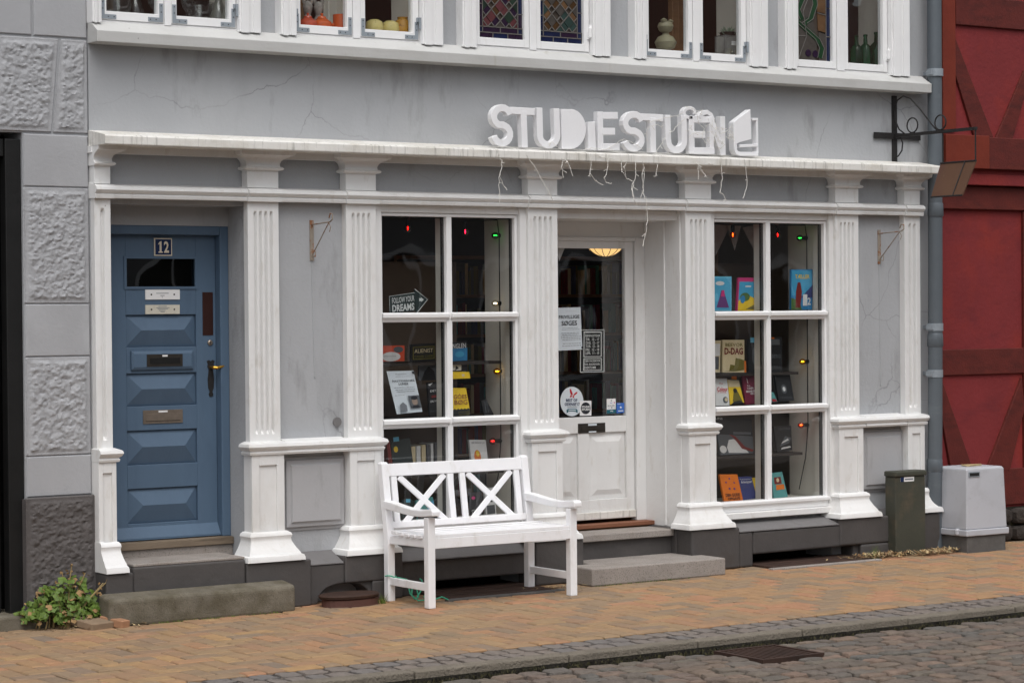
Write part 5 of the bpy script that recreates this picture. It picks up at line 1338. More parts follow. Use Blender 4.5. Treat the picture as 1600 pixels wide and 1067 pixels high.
sheet('hardback_book', 'pale worn book half hidden beside the D-DAG book', 'book', [(1114, 532), (1126, 532), (1125, 582), (1114, 582)], .21, 'c_cream', [], [('c_bookgrey', rect(.05, .1, .8, .5)), ('c_white', rect(0, .52, .9, .9))])
sheet('hardback_book', 'black book with grey pattern right of the D-DAG book', 'book', [(1170, 530), (1181, 530), (1181, 582), (1170, 582)], .21, 'c_bookblack', [], [('c_bookgrey', ell(.7, .5, .25, .25)), ('c_lightblue', rect(.2, .9, .9, 1.05))])
sheet('bookmark', 'bright orange bookmark strip beside the D-DAG book', 'bookmark', [(1163, 564), (1165.5, 564), (1166, 582), (1163.5, 582)], .195, 'c_orange', thick=.003)
sheet('paperback_book', 'white paperback with red lettering on the lower shelf', 'book', [(1117, 591), (1136, 591), (1140, 633), (1119, 634)], .18, 'c_white', [('The', .3, .78, .6, .84, 'c_red'), ('Colour', .12, .52, .95, .68, 'c_red', .02), ('of evening', .12, .44, .8, .52, 'c_red')], [('c_bookgrey', ell(.72, .2, .2, .12)), ('c_cream', ell(.78, .21, .12, .07))], .05)
sheet('paperback_book', 'yellow patterned paperback leaning between white and maroon books', 'book', [(1137, 593), (1154, 594), (1163, 629), (1141, 632)], .19, 'c_yellow', [], [('c_cream', rect(0, .7, 1, 1)), ('c_olive', [(.2, .1), (.9, .05), (.7, .5), (.4, .6)]), ('c_bookblack', [(.05, 0), (.95, 0), (.7, .12), (.3, .1)]), ('c_bookblack', ell(.5, .55, .16, .1))], .05)
sheet('paperback_book', 'maroon book with white lettering on the lower shelf', 'book', [(1160, 586), (1182, 585), (1183, 630), (1165, 632)], .20, 'c_maroon', [('C.L.', .25, .60, .5, .66, 'c_white', .02), ('TUXEN', .22, .50, .72, .57, 'c_white', .02), ('MANDEN', .15, .40, .9, .47, 'c_white', .02), ('VIRA', .45, .32, .8, .38, 'c_white', .02)], [('c_white', [(.25, .9), (.32, .85), (.36, .7), (.3, .72)])], .03)
sheet('sticky_note', 'bright orange note tab above the yellow paperback', 'note', [(1144, 586), (1151, 586), (1151, 593), (1143, 592)], .215, 'c_orange', thick=.003)
sheet('hardback_book', 'black book with pale lettering BERG behind the mullion', 'book', [(1203, 527), (1222, 527), (1222, 586), (1203, 586)], .20, 'c_bookblack', [('KBERG', -.05, .45, .85, .55, 'c_bookgrey', .02)], [('c_bookgrey', rect(.0, .8, .8, .95)), ('c_orange', rect(.1, .96, .35, 1.0))])
sheet('hardback_book', 'black book with white flower emblem on the small right shelf', 'book', [(1210, 580), (1234, 584), (1241, 626), (1217, 627)], .20, 'c_bookblack', [('VANDRING', .1, .1, .9, .15, 'c_bookgrey')], [('c_bookgrey', ell(.45, .42, .18, .16)), ('c_white', ell(.45, .42, .09, .08)), ('c_white', rect(.0, .97, .25, 1.03))], .03)
sheet('paperback_book', 'teal and red paperback corner behind the mullion', 'book', [(1203, 612), (1209, 613), (1215, 628), (1205, 628)], .19, 'c_teal', [], [('c_red', rect(.2, .05, .9, .3))])
sheet('magazine', 'dark magazine with a pale swirling dancer picture on the shelf', 'magazine', [(1116, 651), (1174, 655), (1178, 708), (1126, 711)], .18, 'c_bookgrey', [('UNI', .02, .93, .2, .99, 'c_white')], [('c_bookblack', [(0, .55), (1, .5), (1, 1), (0, 1)]), ('c_white', [(.25, .05), (.85, .02), (.7, .2), (.45, .42), (.3, .4), (.22, .2)]), ('c_darkred', [(.32, .55), (.5, .5), (.75, .2), (1, .1), (.95, .05), (.65, .15), (.45, .45)]), ('c_white', ell(.1, .15, .1, .1)), ('c_bookgrey', rect(.45, .55, .95, .62))], .04)
sheet('hardback_book', 'dark grey book with white ornament on the right shelf', 'book', [(1209, 666), (1236, 665), (1238, 703), (1215, 706)], .19, 'c_bookblack', [('DEN DYDIGE', .25, .85, .95, .92, 'c_bookgrey')], [('c_bookgrey', [(.2, .2), (.8, .3), (.95, .5), (.6, .6), (.4, .4)]), ('c_white', [(.3, .3), (.8, .42), (.75, .5), (.4, .38)]), ('c_white', [(.25, .08), (.9, .12), (.85, .18), (.3, .15)])], .02)
sheet('paperback_book', 'orange paperback with black title on the lowest shelf', 'book', [(1124, 741), (1152, 741), (1161, 781), (1132, 783)], .14, 'c_orange', [('DEN GODE', .12, .16, .88, .28, 'ink', .02), ('OPGAVE', .2, .03, .85, .13, 'ink', .02)], [('c_purple', ell(.5, .84, .05, .03)), ('c_purple', ell(.28, .7, .05, .03)), ('c_purple', ell(.72, .68, .05, .03)), ('c_purple', ell(.4, .46, .06, .04)), ('c_purple', ell(.66, .45, .06, .04))], .05)
sheet('paperback_book', 'indigo paperback with white title next to the orange paperback', 'book', [(1153, 745), (1174, 744), (1183, 778), (1161, 781)], .16, 'c_indigo', [('Psykologiens', .1, .85, .85, .91, 'c_white'), ('Arketyper', .12, .68, .92, .82, 'c_white', .01), ('myter og', .15, .58, .6, .63, 'c_bookgrey'), ('symboler', .15, .5, .65, .55, 'c_bookgrey')], [], .05)
sheet('paperback_book', 'yellow paperback edge behind the indigo paperback', 'book', [(1175, 747), (1182, 746), (1185, 770), (1181, 776)], .19, 'c_yellow', [], [], .03)
sheet('paperback_book', 'teal paperback with brown picture on the lowest shelf', 'book', [(1206, 739), (1222, 737), (1231, 776), (1209, 779)], .16, 'c_teal', [], [('c_darkred', rect(.15, .55, .75, .82)), ('c_orange', rect(.25, .32, .9, .52)), ('c_cream', ell(.45, .7, .12, .08))], .05)
# window above the bench (left)
sheet('arrow_sign', 'dark arrow sign reading follow your dreams inside the shop window', 'sign', [(608, 463), (648, 457), (648, 486), (609, 490)], .12, 'sign_green', [('FOLLOW YOUR', .10, .55, .98, .88, 'chalk', .01), ('DREAMS', .10, .06, .98, .48, 'chalk', .03)], [('chalk', rect(.0, .98, 1, 1.0)), ('chalk', rect(.0, .0, .012, 1))], thick=.01)
a3 = [at(*p, .119) for p in ((648, 457), (648, 452), (668, 468), (651, 489), (650, 485))]
ar_ = MB('sign_green').prism(a3, (0, .01, 0)); ar_.use('chalk'); c3 = [at(*p, .117) for p in ((655, 466), (658, 466), (658, 464.5), (662, 468), (658.5, 472), (658.5, 470.5), (655, 470.5))]
ar_.add(c3, [tuple(range(7))]); ar_.tube([a3[1] - Vector((0, .002, 0)), a3[2] - Vector((0, .002, 0)), a3[3] - Vector((0, .002, 0))], .0025, 4)
for o in list(COL.objects):
    if o.name == 'arrow_sign': ARW = o
ar_.build('arrow_head', ARW)
sheet('paperback_book', 'red orange book with white oval on the upper shelf', 'book', [(597, 540), (632, 540), (632, 564), (597, 565)], .20, 'c_redorange', [('morgendaemring', .05, .28, .62, .38, 'ink_grey')], [('c_white', ell(.4, .3, .42, .3)), ('c_bookgrey', ell(.72, .75, .22, .2))])
sheet('hardback_book', 'black book with gold framed title on the upper shelf', 'book', [(642, 538), (680, 536), (680, 564), (642, 566)], .20, 'c_bookblack', [('ALIENIST', .14, .50, .9, .72, 'c_cream', .0), ('CALEB CARR', .14, .24, .9, .36, 'c_olive')], [('c_olive', rect(.08, .80, .96, .84)), ('c_olive', rect(.08, .14, .96, .18)), ('c_olive', rect(.08, .14, .11, .84)), ('c_olive', rect(.93, .14, .96, .84))])
sheet('notice', 'pale blue notice sheet with a portrait leaning in the shop window', 'poster', [(604, 580), (646, 579), (660, 643), (620, 647)], .12, 'paper', [('Bogklubben', .3, .90, .7, .94, 'ink_grey'), ('ÅRSTIDERNES', .10, .74, .95, .80, 'ink', .01), ('LUNER', .33, .66, .70, .72, 'ink', .01)], lines(.50, .60, 3) + lines(.84, .86, 1, .25, .75) + lines(.40, .42, 1, .05, .45, 'ink') + [('c_bookgrey', rect(.55, .10, .97, .40)), ('c_skin', ell(.76, .26, .11, .10)), ('ink', ell(.76, .34, .13, .045)), ('ink', [(.60, .10), (.95, .10), (.86, .17), (.68, .17)]), ('ink_grey', [(.12, .04), (.4, .04), (.42, .18), (.3, .26), (.16, .2)]), ('ink', ell(.93, .95, .05, .035))], .05, .002)
sheet('hardback_book', 'black book with white words on the shelf behind the notice', 'book', [(668, 598), (684, 596), (686, 650), (672, 652)], .22, 'c_bookblack', [('DET', .2, .72, .8, .78, 'c_white', .01), ('DU VIL', .15, .42, 1, .48, 'c_white', .01), ('Fra en', .1, .14, .9, .19, 'c_bookgrey')], [('c_darkred', rect(.3, .55, .8, .62)), ('c_white', [(.0, .95), (.5, .98), (.2, .9)])], .03)
sheet('hardback_book', 'grey black book with a faint figure above the notice', 'book', [(655, 570), (684, 570), (684, 594), (655, 594)], .23, 'c_bookgrey', [], [('c_bookblack', [(.1, 0), (.9, 0), (.8, .6), (.5, .9), (.3, .6)])])
sheet('hardback_book', 'blue and black book titled ENGLEN on the middle shelf', 'book', [(706, 535), (730, 533), (730, 580), (706, 580)], .20, 'c_bookblack', [('ENGLEN', -.1, .78, .9, .95, 'c_white', .01)], [('c_blue2', [(0, .35), (1, .36), (1, .78), (0, .78)]), ('c_sky', ell(.5, .58, .3, .1)), ('c_white', [(.0, .03), (.6, .03), (.62, .2), (.4, .3), (0, .3)]), ('c_bookblack', [(.2, .03), (.45, .1), (.25, .2)])])
sheet('paperback_book', 'yellow spine book lying on the middle shelf', 'book', [(706, 581), (733, 581), (735, 591), (706, 592)], .15, 'c_yellow', [], [('c_cream', rect(.55, .3, .7, .7))], thick=.12)
sheet('paperback_book', 'yellow and black paperback with purple title letters', 'book', [(707, 606), (728, 606), (736, 650), (708, 652)], .16, 'c_yellow', [('GÓES', .05, .62, .92, .80, 'c_maroon', .01), ('BØG', .1, .42, .9, .58, 'c_maroon', .01), ('JONATHAN', .3, .13, .95, .18, 'c_olive'), ('TROPPER', .3, .05, .95, .10, 'c_olive')], [('c_bookblack', rect(0, 0, 1, .25)), ('c_bookblack', [(.02, .25), (.1, .29), (.2, .25), (.3, .29), (.4, .25), (.5, .29), (.6, .25), (.7, .29), (.8, .25), (.9, .29), (1, .25)])], .04)
sheet('hardback_book', 'black book with white scratchy lines leaning low in the window', 'book', [(752, 626), (760, 624), (772, 648), (757, 650)], .2, 'c_bookblack', [], [('c_bookgrey', [(.2, .2), (.3, .2), (.6, .9), (.5, .9)]), ('c_bookgrey', [(.5, .2), (.55, .2), (.9, .9), (.8, .9)])], .02)
for i, (x, c, lb_) in enumerate(((643, 'c_cream', 'cream book spine right beside the dark green book'), (651, 'c_white', 'white book spine between two cream spines on the lower shelf'), (659, 'c_cream', 'cream book spine between white and grey spines on the lower shelf'), (667, 'c_bookgrey', 'thin grey book spine between cream and white spines'), (671, 'c_white', 'white book spine between two grey spines on the lower shelf'), (680, 'c_bookgrey', 'grey book spine closing the row beside the window mullion'))):
    sheet('upright_book', lb_, 'book', [(x, 698 - i*1.2), (x + 6, 697 - i*1.2), (x + 6.5, 735), (x + 1, 735)], .24, c, thick=.14, group='pale book spines on the lower shelf')
sheet('upright_book', 'dark red book spine leaning on the lower shelf behind the bench', 'book', [(604, 690), (609, 689), (615, 738), (609, 738)], .22, 'c_darkred', thick=.12)
sheet('hardback_book', 'dark green book with yellow dot on the lower shelf', 'book', [(611, 688), (640, 684), (648, 738), (616, 740)], .22, 'sign_green', [], [('c_yellow', ell(.2, .72, .11, .09)), ('c_lightblue', rect(.12, .95, .42, 1.08))], .03)
sheet('hardback_book', 'cream book with yellow and green emblem on the lower shelf', 'book', [(733, 687), (759, 687), (764, 734), (738, 735)], .18, 'c_white', [('DE MANGE LIV', .12, .88, .9, .93, 'ink_grey')], [('c_orange', ell(.4, .45, .2, .22)), ('c_green', ell(.38, .22, .22, .1)), ('c_yellow', ell(.42, .55, .1, .1))], .03)
sheet('paperback_book', 'teal pointed picture book seen through the bench back', 'book', [(650, 782), (676, 776), (684, 815), (654, 818)], .20, 'c_teal', [], [('c_sky', [(.5, .2), (1, .1), (1, .9), (.6, .7)]), ('c_bookblack', rect(0, 0, 1, .3))], .03)
sheet('paperback_book', 'dark green paperback low in the window behind the bench', 'book', [(629, 781), (646, 781), (648, 816), (630, 818)], .20, 'sign_green', [], [('c_lightblue', rect(.3, .9, .7, 1.05)), ('c_yellow', rect(.1, .1, .7, .16))], .03)
sheet('paperback_book', 'black book with chalky white words seen through the bench back', 'book', [(733, 770), (752, 768), (756, 808), (737, 812)], .17, 'c_bookblack', [('STOR', .05, .22, .7, .36, 'chalk'), ('OG LILLE', .05, .05, .8, .16, 'chalk')], [('c_pink', ell(.3, .8, .15, .06))], .03)
sheet('paperback_book', 'white and grey book standing low in the window behind the bench', 'book', [(757, 762), (772, 761), (776, 806), (760, 808)], .19, 'c_white', [], [('c_bookblack', ell(.6, .7, .35, .2)), ('c_bookgrey', rect(.1, .1, .9, .4))], .03)
# shelf boards carrying them
def shelf(lab, x0, x1, ypx, xpx, Y, d=.20):
    z_ = at(xpx, ypx, Y).z
    s_ = one('shelf_dark', x0, x1, Y - .03, Y + d, z_ - .022, z_ - .001); s_.build('shelf_board', label=lab, cat='shelf')
shelf('dark shelf board below the D-DAG book', 2.29, 3.26, 583, 1150, .20, .38)
shelf('dark shelf board hidden behind the top glazing bar by the drainpipe', 2.29, 3.40, 487, 1150, .16, .44)
shelf('dark shelf board below the maroon and white books', 2.29, 3.27, 634, 1150, .18, .42)
shelf('dark shelf board below the dancer magazine', 2.29, 3.28, 711, 1150, .18, .42)
shelf('dark shelf board below the black and the red orange books', -.64, .46, 566, 660, .20, .38)
shelf('dark shelf board behind the lower glazing bar above the bench', -.64, .46, 653, 700, .16, .44)
shelf('dark shelf board below the row of pale book spines', -.64, .46, 740, 660, .18, .42)
for (x0, lab) in ((2.29, 'low white display plinth under the orange paperback'), (-.64, 'low white display plinth behind the white bench')):
    zt_ = (at(1150, 783, .15).z if x0 > 0 else at(700, 815, .18).z) - .003
    one('interior_pale', x0, x0 + 1.09, .13, .5, .42, zt_).build('display_plinth', label=lab, cat='plinth')

# door glass: notices and stickers
YG = YD + .014
sheet('notice', 'white sheet reading FRIVILLIGE SØGES taped inside the shop door', 'poster', [(869, 481), (907, 480), (910, 546), (870, 548)], YG, 'paper', [('FRIVILLIGE', .09, .74, .93, .82, 'ink', .012), ('SØGES', .20, .58, .82, .69, 'ink', .015)], lines(.48, .52, 2, .15, .9) + lines(.24, .40, 5, .12, .92) + lines(.10, .15, 2, .1, .9, 'ink') + lines(.90, .91, 1, .3, .75) + [('ink', ell(.93, .05, .05, .03))], thick=.001)
sheet('chalk_notice', 'black opening hours notice with white hand lettering on the shop door', 'sign', [(907, 515), (944, 515), (944, 581), (906, 582)], YG + .006, 'board',
      [('ÅBNINGSTIDER', .18, .83, .82, .90, 'chalk', .01), ('TIR.  12 - 17', .22, .74, .78, .80, 'chalk', .01), ('ONS.  12 - 17', .22, .66, .78, .72, 'chalk', .01), ('TOR.  12 - 18', .22, .58, .78, .64, 'chalk', .01), ('FRE.  12 - 18', .22, .50, .78, .56, 'chalk', .01), ('LØR.  11 - 15', .22, .42, .78, .48, 'chalk', .01), ('TJEK FACEBOOK', .18, .23, .84, .29, 'chalk', .01), ('FOR ÆNDRINGER,', .18, .16, .82, .21, 'chalk', .01), ('EVENTS MM.', .18, .08, .66, .14, 'chalk', .01)],
      [('chalk', r_) for r_ in (rect(0, .985, 1, 1), rect(0, 0, 1, .015), rect(0, 0, .025, 1), rect(.975, 0, 1, 1), rect(.13, .93, .88, .955), rect(.13, .36, .88, .375), rect(.13, .36, .16, .95), rect(.85, .36, .88, .95), rect(.13, .315, .88, .33), rect(.13, .04, .88, .055), rect(.13, .04, .16, .33), rect(.85, .04, .88, .33))], thick=.001)
sheet('round_sticker', 'round pale BEST OF ODENSE sticker with red butterfly on the shop door', 'sticker', [(875.5, 604), (911.5, 604), (911.5, 650), (875.5, 650)], YG, 'paper', [('BEST OF', .24, .49, .73, .59, 'navy', .02), ("ODENSE'17", .18, .35, .83, .46, 'navy', .02)], [('c_red', [(.40, .93), (.46, .91), (.53, .76), (.52, .71), (.45, .73), (.41, .82)]), ('c_red', [(.55, .72), (.66, .81), (.74, .83), (.72, .77), (.60, .70)]), ('c_red', [(.44, .72), (.50, .70), (.47, .64), (.40, .64)]), ('c_red', [(.53, .70), (.60, .68), (.57, .61), (.52, .65)]), ('ink_grey', rect(.3, .295, .72, .31)), ('c_tealdark', rect(.30, .17, .70, .25)), ('c_tealdark', [(.24, .20), (.33, .22), (.33, .13), (.24, .11), (.28, .155)]), ('c_tealdark', [(.76, .20), (.67, .22), (.67, .13), (.76, .11), (.72, .155)]), ('paper', rect(.34, .195, .66, .225))], thick=.0012, oval=1)
sheet('logo_sticker', 'square white sticker with black disc logo on the shop door', 'sticker', [(906, 626), (924, 626), (924, 649), (906, 649.5)], YG - .002, 'paper_white', [('STUDIE', .14, .52, .84, .66, 'paper_white', .03), ('STUEN', .14, .34, .84, .48, 'paper_white', .03)], [('ink', ell(.5, .5, .43, .40))], thick=.0012)
sheet('card_sticker', 'small white and teal sticker on the shop door glass', 'sticker', [(948, 623), (962, 622.5), (962, 645), (948, 646)], YG, 'paper_white', [('ehj', .38, .09, .68, .2, 'paper_white', .02)], [('c_tealdark', rect(0, 0, 1, .26)), ('ink_grey', ell(.5, .87, .08, .04)), ('c_stickerblue', rect(.35, .70, .6, .73)), ('c_pink', rect(.78, .68, .88, .76)), ('ink_grey', rect(.08, .5, .3, .55)), ('ink_grey', rect(.36, .5, .5, .55)), ('ink_grey', rect(.56, .5, .85, .55)), ('ink_grey', rect(.12, .38, .3, .4)), ('c_tealdark', rect(.45, .36, .6, .42)), ('ink_grey', rect(.7, .38, .9, .4))], thick=.0012)
sheet('blue_sticker', 'small blue sticker with white bird mark on the shop door glass', 'sticker', [(963.3, 629.5), (975.5, 629), (975.5, 644.5), (963.3, 645.5)], YG, 'c_stickerblue', [], [('paper_white', [(.40, .55), (.5, .68), (.66, .56), (.62, .48), (.5, .47)]), ('paper_white', rect(.2, .17, .85, .25)), ('paper_white', rect(.1, .88, .5, .91))], thick=.0012)

# paper lamp inside
LPc = at(946, 372, 1.5); LM = thing('paper_lamp', 'glowing warm paper globe lamp hanging inside the shop door', 'lamp', (LPc.x, 1.5, LPc.z - .15))
sh = MB('lamp_glow'); sh.lathe(LPc, [(.001, -.15)] + [(.165*math.cos(t), .15*math.sin(t)) for t in [(-80 + 10*k)*PI/180 for k in range(17)]] + [(.001, .15)], 28); sh.build('shade', LM, smooth=True)
rb = MB('shelf_dark')
for k in range(6):
    a_ = PI*k/6 + .2; rb.tube([LPc + Vector((.167*math.cos(t)*math.cos(a_), .167*math.cos(t)*math.sin(a_), .152*math.sin(t))) for t in [2*PI*j/24 for j in range(24)]], .0028, 4, True)
rb.build('rib', LM); MB('black').tube([LPc + Vector((0, 0, .15)), Vector((LPc.x, 1.5, 2.85))], .004, 6).build('flex', LM)

# coloured bulbs on strings in both shop windows
def string(lab, bulbs, xw, Y, x0):
    pts = [at(b_[0], b_[1], Y) for b_ in bulbs]
    LS = thing('bulb_string', lab, 'string lights', (xw, Y, .47))
    wire = []
    for (px_, py_, col, hor), p in zip(bulbs, pts):
        d = Vector((1, 0, 0)) if hor else Vector((0, 0, 1)); ax = 'x' if hor else 'z'
        if hor: p = Vector((xw - .105, p.y, p.z)); p = at(px_, py_, Y); 
        g_ = MB('b_' + col).lathe(p, [(.002, -.028), (.016, -.024), (.025, -.010), (.026, .004), (.020, .018), (.012, .026)], 14, ax).build('bulb', LS, smooth=True)
        MB('black').lathe(p + d*.026, [(.015, 0), (.016, .04), (.010, .048)], 12, ax).build('socket', g_)
        MB('f_' + col).tube([p - d*.013, p + d*.013], .0024, 6).build('filament', g_)
        wire.append(p + d*.074)
    top = [w_ for w_, b_ in zip(wire, bulbs) if not b_[3]]; side = [w_ for w_, b_ in zip(wire, bulbs) if b_[3]]
    path = [Vector((x0, Y, 2.60))] + [Vector((w_.x, w_.y, w_.z)) for w_ in top] + [Vector((xw - .02, Y, 2.59))] + [Vector((min(w_.x + .02, xw - .004), w_.y, w_.z)) for w_ in side] + [Vector((xw - .03, Y, side[-1].z - .25)), Vector((xw - .10, Y, .52))]
    MB('black').tube(path, .004, 5).build('cable', LS)
string('string of coloured bulbs in the shop window behind the white bench', [(637, 357, 'red', 0), (727, 362, 'pink', 0), (774, 368, 'green', 1), (774, 474, 'clear', 1), (777, 580, 'yellow', 1), (770, 689, 'red', 1)], .488, .22, -.63)
string('string of coloured bulbs in the shop window near the drainpipe', [(1145, 367, 'orange', 0), (1215, 367, 'red', 0), (1250, 372, 'green', 1), (1254, 565, 'yellow', 1), (1252, 664, 'orange', 1)], 3.403, .22, 2.30)
pm('bunting', S(150, 146, 140), .9, .08, 20, .1)
for (pp, Y, lab) in (([(1112, 352), (1142, 350), (1118, 400)], .42, 'patterned grey pennant hanging by the left edge of the book window'), ([(1136, 352), (1158, 352), (1148, 392)], .40, 'dark grey pennant hanging in the middle of the book window'), ([(1160, 356), (1182, 352), (1178, 390)], .40, 'pale beige pennant hanging beside the mullion of the book window'), ([(868, 388), (883, 386), (874, 408)], .56, 'white pennant hanging behind the shop door glass')):
    MB('bunting' if Y < .5 else 'paper_white').prism([at(x, y_, Y) for x, y_ in pp], (0, .003, 0)).build('pennant', label=lab, cat='pennant', group='bunting pennants')

# ================================================================== UPSTAIRS WINDOW DISPLAY
ZW = 3.826
def vessel(name, lab, cat, px_, Y, prof, mat, sc=1.0, extra=None, group=None):
    Y = .05 + (Y - .10)*.9
    p = at(px_, 40, Y); p.z = ZW
    t = thing(name, lab, cat, p, group)
    MB(mat).lathe(p, [(r*sc, h*sc) for r, h in prof], 18).build('body', t, smooth=True)
    if extra: extra(t, p, sc)
    return t
carafe = [(.03, 0), (.05, .01), (.055, .05), (.04, .10), (.018, .15), (.016, .22), (.026, .26), (.022, .26), (.012, .21)]
goblet = [(.035, 0), (.006, .008), (.006, .07), (.03, .10), (.045, .15), (.042, .2), (.04, .2), (.028, .10)]
bowl = [(.03, 0), (.06, .03), (.08, .08), (.085, .13), (.08, .13), (.055, .035)]
for px_, Y, pr, lab, cat in ((185, .20, bowl, 'wide clear glass bowl in the upstairs window above the door', 'bowl'), (212, .24, carafe, 'clear glass decanter beside the wide glass bowl upstairs', 'decanter'), (240, .18, goblet, 'stemmed clear glass beside the window post upstairs', 'glass'),
                             (292, .20, goblet, 'stemmed glass at the edge of the pane with three glass vessels', 'glass'), (312, .22, bowl, 'clear glass bowl between two tall glass vessels upstairs', 'bowl'), (342, .18, carafe, 'pear shaped glass decanter by the pale window reveal upstairs', 'decanter')):
    vessel('glass_vessel', lab, cat, px_, Y, pr, 'glass_clear', 1.15)
pot = [(.03, 0), (.055, .008), (.068, .035), (.062, .07), (.035, .092), (.0, .095)]
def lidk(m_):
    def f(t, p, sc):
        MB(m_).lathe(p + Vector((0, 0, .094*sc)), [(.032*sc, 0), (.026*sc, .012*sc), (.008*sc, .018*sc), (.011*sc, .03*sc), (.002, .036*sc)], 14).build('lid', t, smooth=True)
        MB(m_).tube([p + Vector((.055, 0, .05))*sc, p + Vector((.085, 0, .06))*sc, p + Vector((.10, 0, .085))*sc], [.014*sc, .010*sc, .008*sc], 8).build('spout', t, smooth=True)
    return f
pm('glaze_red', S(196, 84, 60), .25, .1, 10, .05, coat=.5); pm('glaze_orange', S(214, 100, 50), .25, .1, 10, .05, coat=.5); pm('glaze_yellow', S(216, 200, 130), .25, .08, 10, .05, coat=.5, layers=[(S(90, 70, 30), (40, 40, 40), .64, .68, .8)]); pm('glaze_amber', S(176, 130, 50), .25, .2, 10, .05, coat=.5, layers=[(S(90, 50, 40), (30, 30, 30), .58, .64, .7)])
pm('knit_grey', S(150, 146, 140), .9, .3, 40, .6, 50)
vessel('teapot', 'red glazed teapot with grey figure behind in the upstairs window', 'teapot', 481, .16, pot, 'glaze_red', 1.0, lidk('glaze_red'))
vessel('teapot', 'orange glazed low teapot in the middle of the upstairs pane', 'teapot', 503, .17, pot, 'glaze_orange', 1.05, lidk('glaze_orange'))
def handle(t, p, sc): MB('glaze_orange').tube([p + Vector((.06, 0, .03)), p + Vector((.09, 0, .05)), p + Vector((.06, 0, .09))], .008, 6).build('handle', t)
vessel('mug', 'straight sided orange mug beside the orange teapot upstairs', 'mug', 534, .16, [(.05, 0), (.055, .005), (.055, .12), (.048, .12), (.048, .01)], 'glaze_orange', 1.1, handle)
hny = [(.03, 0), (.055, .02), (.065, .06), (.055, .10), (.03, .115), (.0, .118)]
vessel('honey_pot', 'cream honey pot with dark bees, left of its twin upstairs', 'jar', 585, .15, hny, 'glaze_yellow', 1.0, lidk('glaze_yellow') if False else None)
vessel('honey_pot', 'cream honey pot with dark bees between its twin and the amber jar', 'jar', 610, .16, hny, 'glaze_yellow', 1.0)
vessel('amber_jar', 'round amber glazed jar with dark spots in the upstairs window', 'jar', 629, .15, [(.03, 0), (.055, .02), (.062, .07), (.05, .12), (.035, .13), (.038, .145), (.0, .147)], 'glaze_amber', 1.0)
for px_, lab in ((481, 'grey knitted animal figure behind the red teapot'), (498, 'grey knitted animal figure behind the orange teapot')):
    p = at(px_, 40, .20); p.z = ZW; t = thing('knitted_figure', lab, 'figurine', p)
    MB('knit_grey').lathe(p, [(.03, 0), (.045, .03), (.04, .09), (.02, .13), (.03, .16), (.034, .19), (.02, .22), (.002, .225)], 12).build('body', t, smooth=True)
    MB('knit_grey').lathe(p + Vector((-.03, 0, .2)), [(.004, 0), (.014, .02), (.010, .05), (.002, .06)], 8).lathe(p + Vector((.03, 0, .2)), [(.004, 0), (.014, .02), (.010, .05), (.002, .06)], 8).build('ears', t, smooth=True)
p = at(1040, 70, .15); p.z = ZW; t = thing('stone_figurine', 'mossy green stone figurine with ball head in the upstairs window', 'figurine', p)
MB('c_stone').lathe(p, [(.03, 0), (.035, .02), (.03, .05), (.07, .07), (.085, .11), (.06, .15), (.03, .165), (.025, .18)], 14).build('body', t, smooth=True)
MB('c_stone').lathe(p + Vector((0, 0, .178)), [(.02, 0), (.05, .02), (.062, .05), (.05, .08), (.02, .092), (.001, .094)], 14).lathe(p + Vector((-.03, -.02, .26)), [(.02, 0), (.026, .015), (.001, .03)], 8).lathe(p + Vector((.03, -.02, .255)), [(.02, 0), (.026, .015), (.001, .03)], 8).build('head', t, smooth=True)
p = at(1138, 70, .16); p.z = ZW; t = thing('acrylic_box', 'clear acrylic display box with white card in the upstairs window', 'display box', p)
bx = MB('acrylic'); 
for (x0, x1, y0, y1, z0, z1) in ((-.085, -.081, -.06, .06, 0, .19), (.081, .085, -.06, .06, 0, .19), (-.081, .081, -.06, -.056, 0, .19), (-.081, .081, .056, .06, 0, .19), (-.085, .085, -.06, .06, .19, .195)): bx.box(p.x + x0, p.x + x1, p.y + y0, p.y + y1, p.z + z0, p.z + z1)
bx.build('case', t); one('paper_white', p.x - .02, p.x + .045, p.y - .064, p.y - .061, p.z + .12, p.z + .15).build('card', t)
MB('c_stone').lathe(p, [(.03, .0), (.05, .03), (.04, .08), (.02, .1)], 10).build('stone', t, smooth=True)
t = thing('succulent', 'grey green succulent rosette on top of the acrylic box', 'plant', (p.x, p.y, p.z + .195))
ro = MB('c_stone'); pm('succulent', S(150, 166, 146), .6, .1, 20, .1); ro = MB('succulent')
for k in range(26):
    a_ = k*2.4; r_ = .01 + .0018*k; ro.loft([[(p.x + r_*math.cos(a_) + .012*math.cos(a_ + j*PI/2), p.y + r_*math.sin(a_) + .012*math.sin(a_ + j*PI/2), p.z + .197 + .03 - .0009*k) for j in range(4)], [(p.x + (r_ + .028)*math.cos(a_) + .002*math.cos(a_ + j*PI/2), p.y + (r_ + .028)*math.sin(a_) + .002*math.sin(a_ + j*PI/2), p.z + .197 + .075 - .0022*k) for j in range(4)]], True, True)
ro.build('leaves', t); MB('shelf_dark').lathe((p.x, p.y, p.z + .1955), [(.06, 0), (.068, .025), (.05, .03)], 14).build('dish', t)
btl = [(.03, 0), (.058, .006), (.062, .03), (.062, .17), (.05, .21), (.02, .24), (.016, .30), (.020, .305), (.020, .32), (.012, .32)]
for px_, Y, s_, lab in ((1338, .20, .85, 'dark green bottle nearest the window post upstairs'), (1352, .18, .88, 'dark green bottle in the middle of three upstairs'), (1369, .15, .95, 'tall dark green bottle next to the pale reveal upstairs')):
    vessel('green_bottle', lab, 'bottle', px_, Y, btl, 'bottle_green', s_)
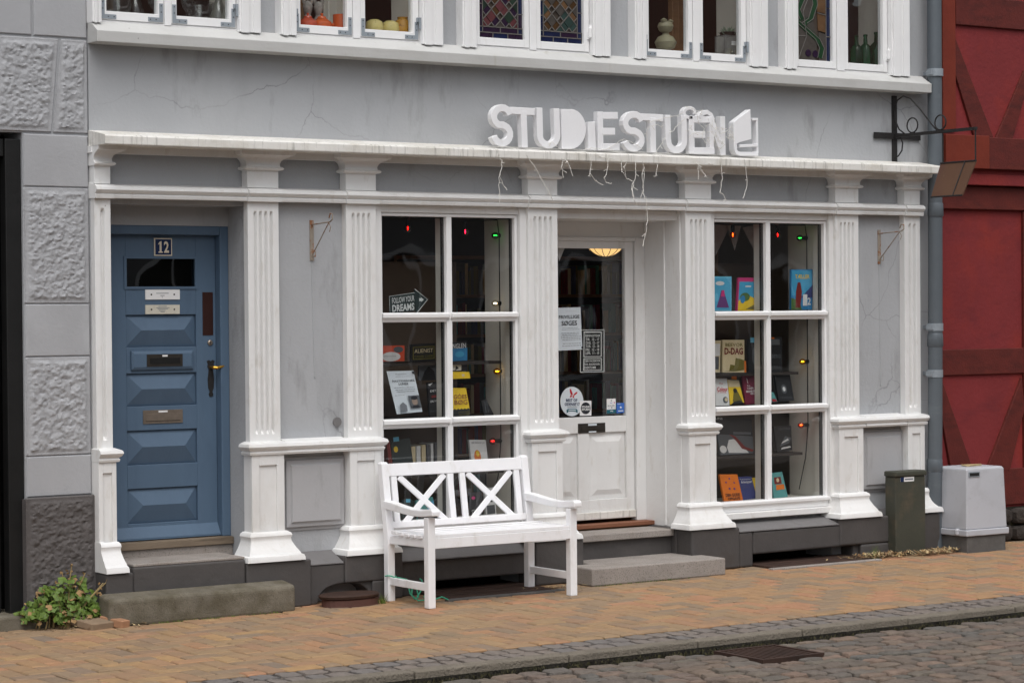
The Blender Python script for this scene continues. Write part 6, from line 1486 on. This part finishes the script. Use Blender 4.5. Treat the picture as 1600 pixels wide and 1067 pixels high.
for px_, w_, lab, m_ in ((525, .10, 'pale striped curtain hanging behind the orange mug upstairs', 'interior_pale'), (1060, .10, 'brown curtain hanging behind the stone figurine upstairs', 'interior_wood')):
    p = at(px_, 20, .45); c = MB(m_); secs = [[(p.x - w_ + 2*w_*k/14, .45 + .02*math.sin(k*1.9), z_) for k in range(15)] for z_ in (ZW + .02, 5.0)]
    c.loft(secs, False, False); c.build('curtain', label=lab, cat='curtain', smooth=True)

# ================================================================== HOUSE ACROSS THE STREET (seen in the window reflections)
OH = thing('opposite_house', 'grey house across the street mirrored in the shop windows', 'house', (14, -25, -.1))
YO = -25.0
pm('opp_wall', S(128, 130, 132), .85, .08, 1, 0); pm('opp_trim', S(214, 216, 216), .7, .05, 2, .1, 20); pm('opp_roof', S(96, 60, 48), .9, .15, 4, .3, 10)
one('opp_wall', -14, 40, YO - .4, YO, -.16, 6.8).build('wall', OH)
one('asphalt', -14, 34, YO, YO + 2.2, -.16, -.02).build('pavement_opposite', kind='structure')
one('opp_trim', -14, 34, YO, YO + .25, 3.9, 4.15).build('string_course', OH)
MB('opp_roof').prism([(-14, YO + .4, 6.8), (-14, YO - 5, 10), (-14, YO - 5, 6.8)], (54, 0, 0)).build('roof', OH)
for k in range(22):
    x = -13 + k*2.35
    z0, z1 = (.7, 2.55)
    n = 10; arch = [(x - .7, z0), (x + .7, z0)] + [(x + .7*math.cos(PI*j/n), z1 + .45*math.sin(PI*j/n)) for j in range(n + 1)]
    o = MB('opp_trim').prism([(x + (u - x)*1.16, YO + .06, v + (.1 if v > 2 else -.1)) for u, v in arch], (0, -.05, 0)).build('window', OH)
    MB('black').prism([(u, YO + .07, v) for u, v in arch], (0, -.02, 0)).build('pane', o)
    one('opp_trim', x - .03, x + .03, YO + .07, YO + .10, z0, z1 + .4).build('mullion', o)
    o = one('opp_trim', x - .62, x + .62, YO, YO + .05, 4.7, 6.6).build('window', OH)
    one('black', x - .5, x + .5, YO + .05, YO + .07, 4.82, 6.48).build('pane', o)
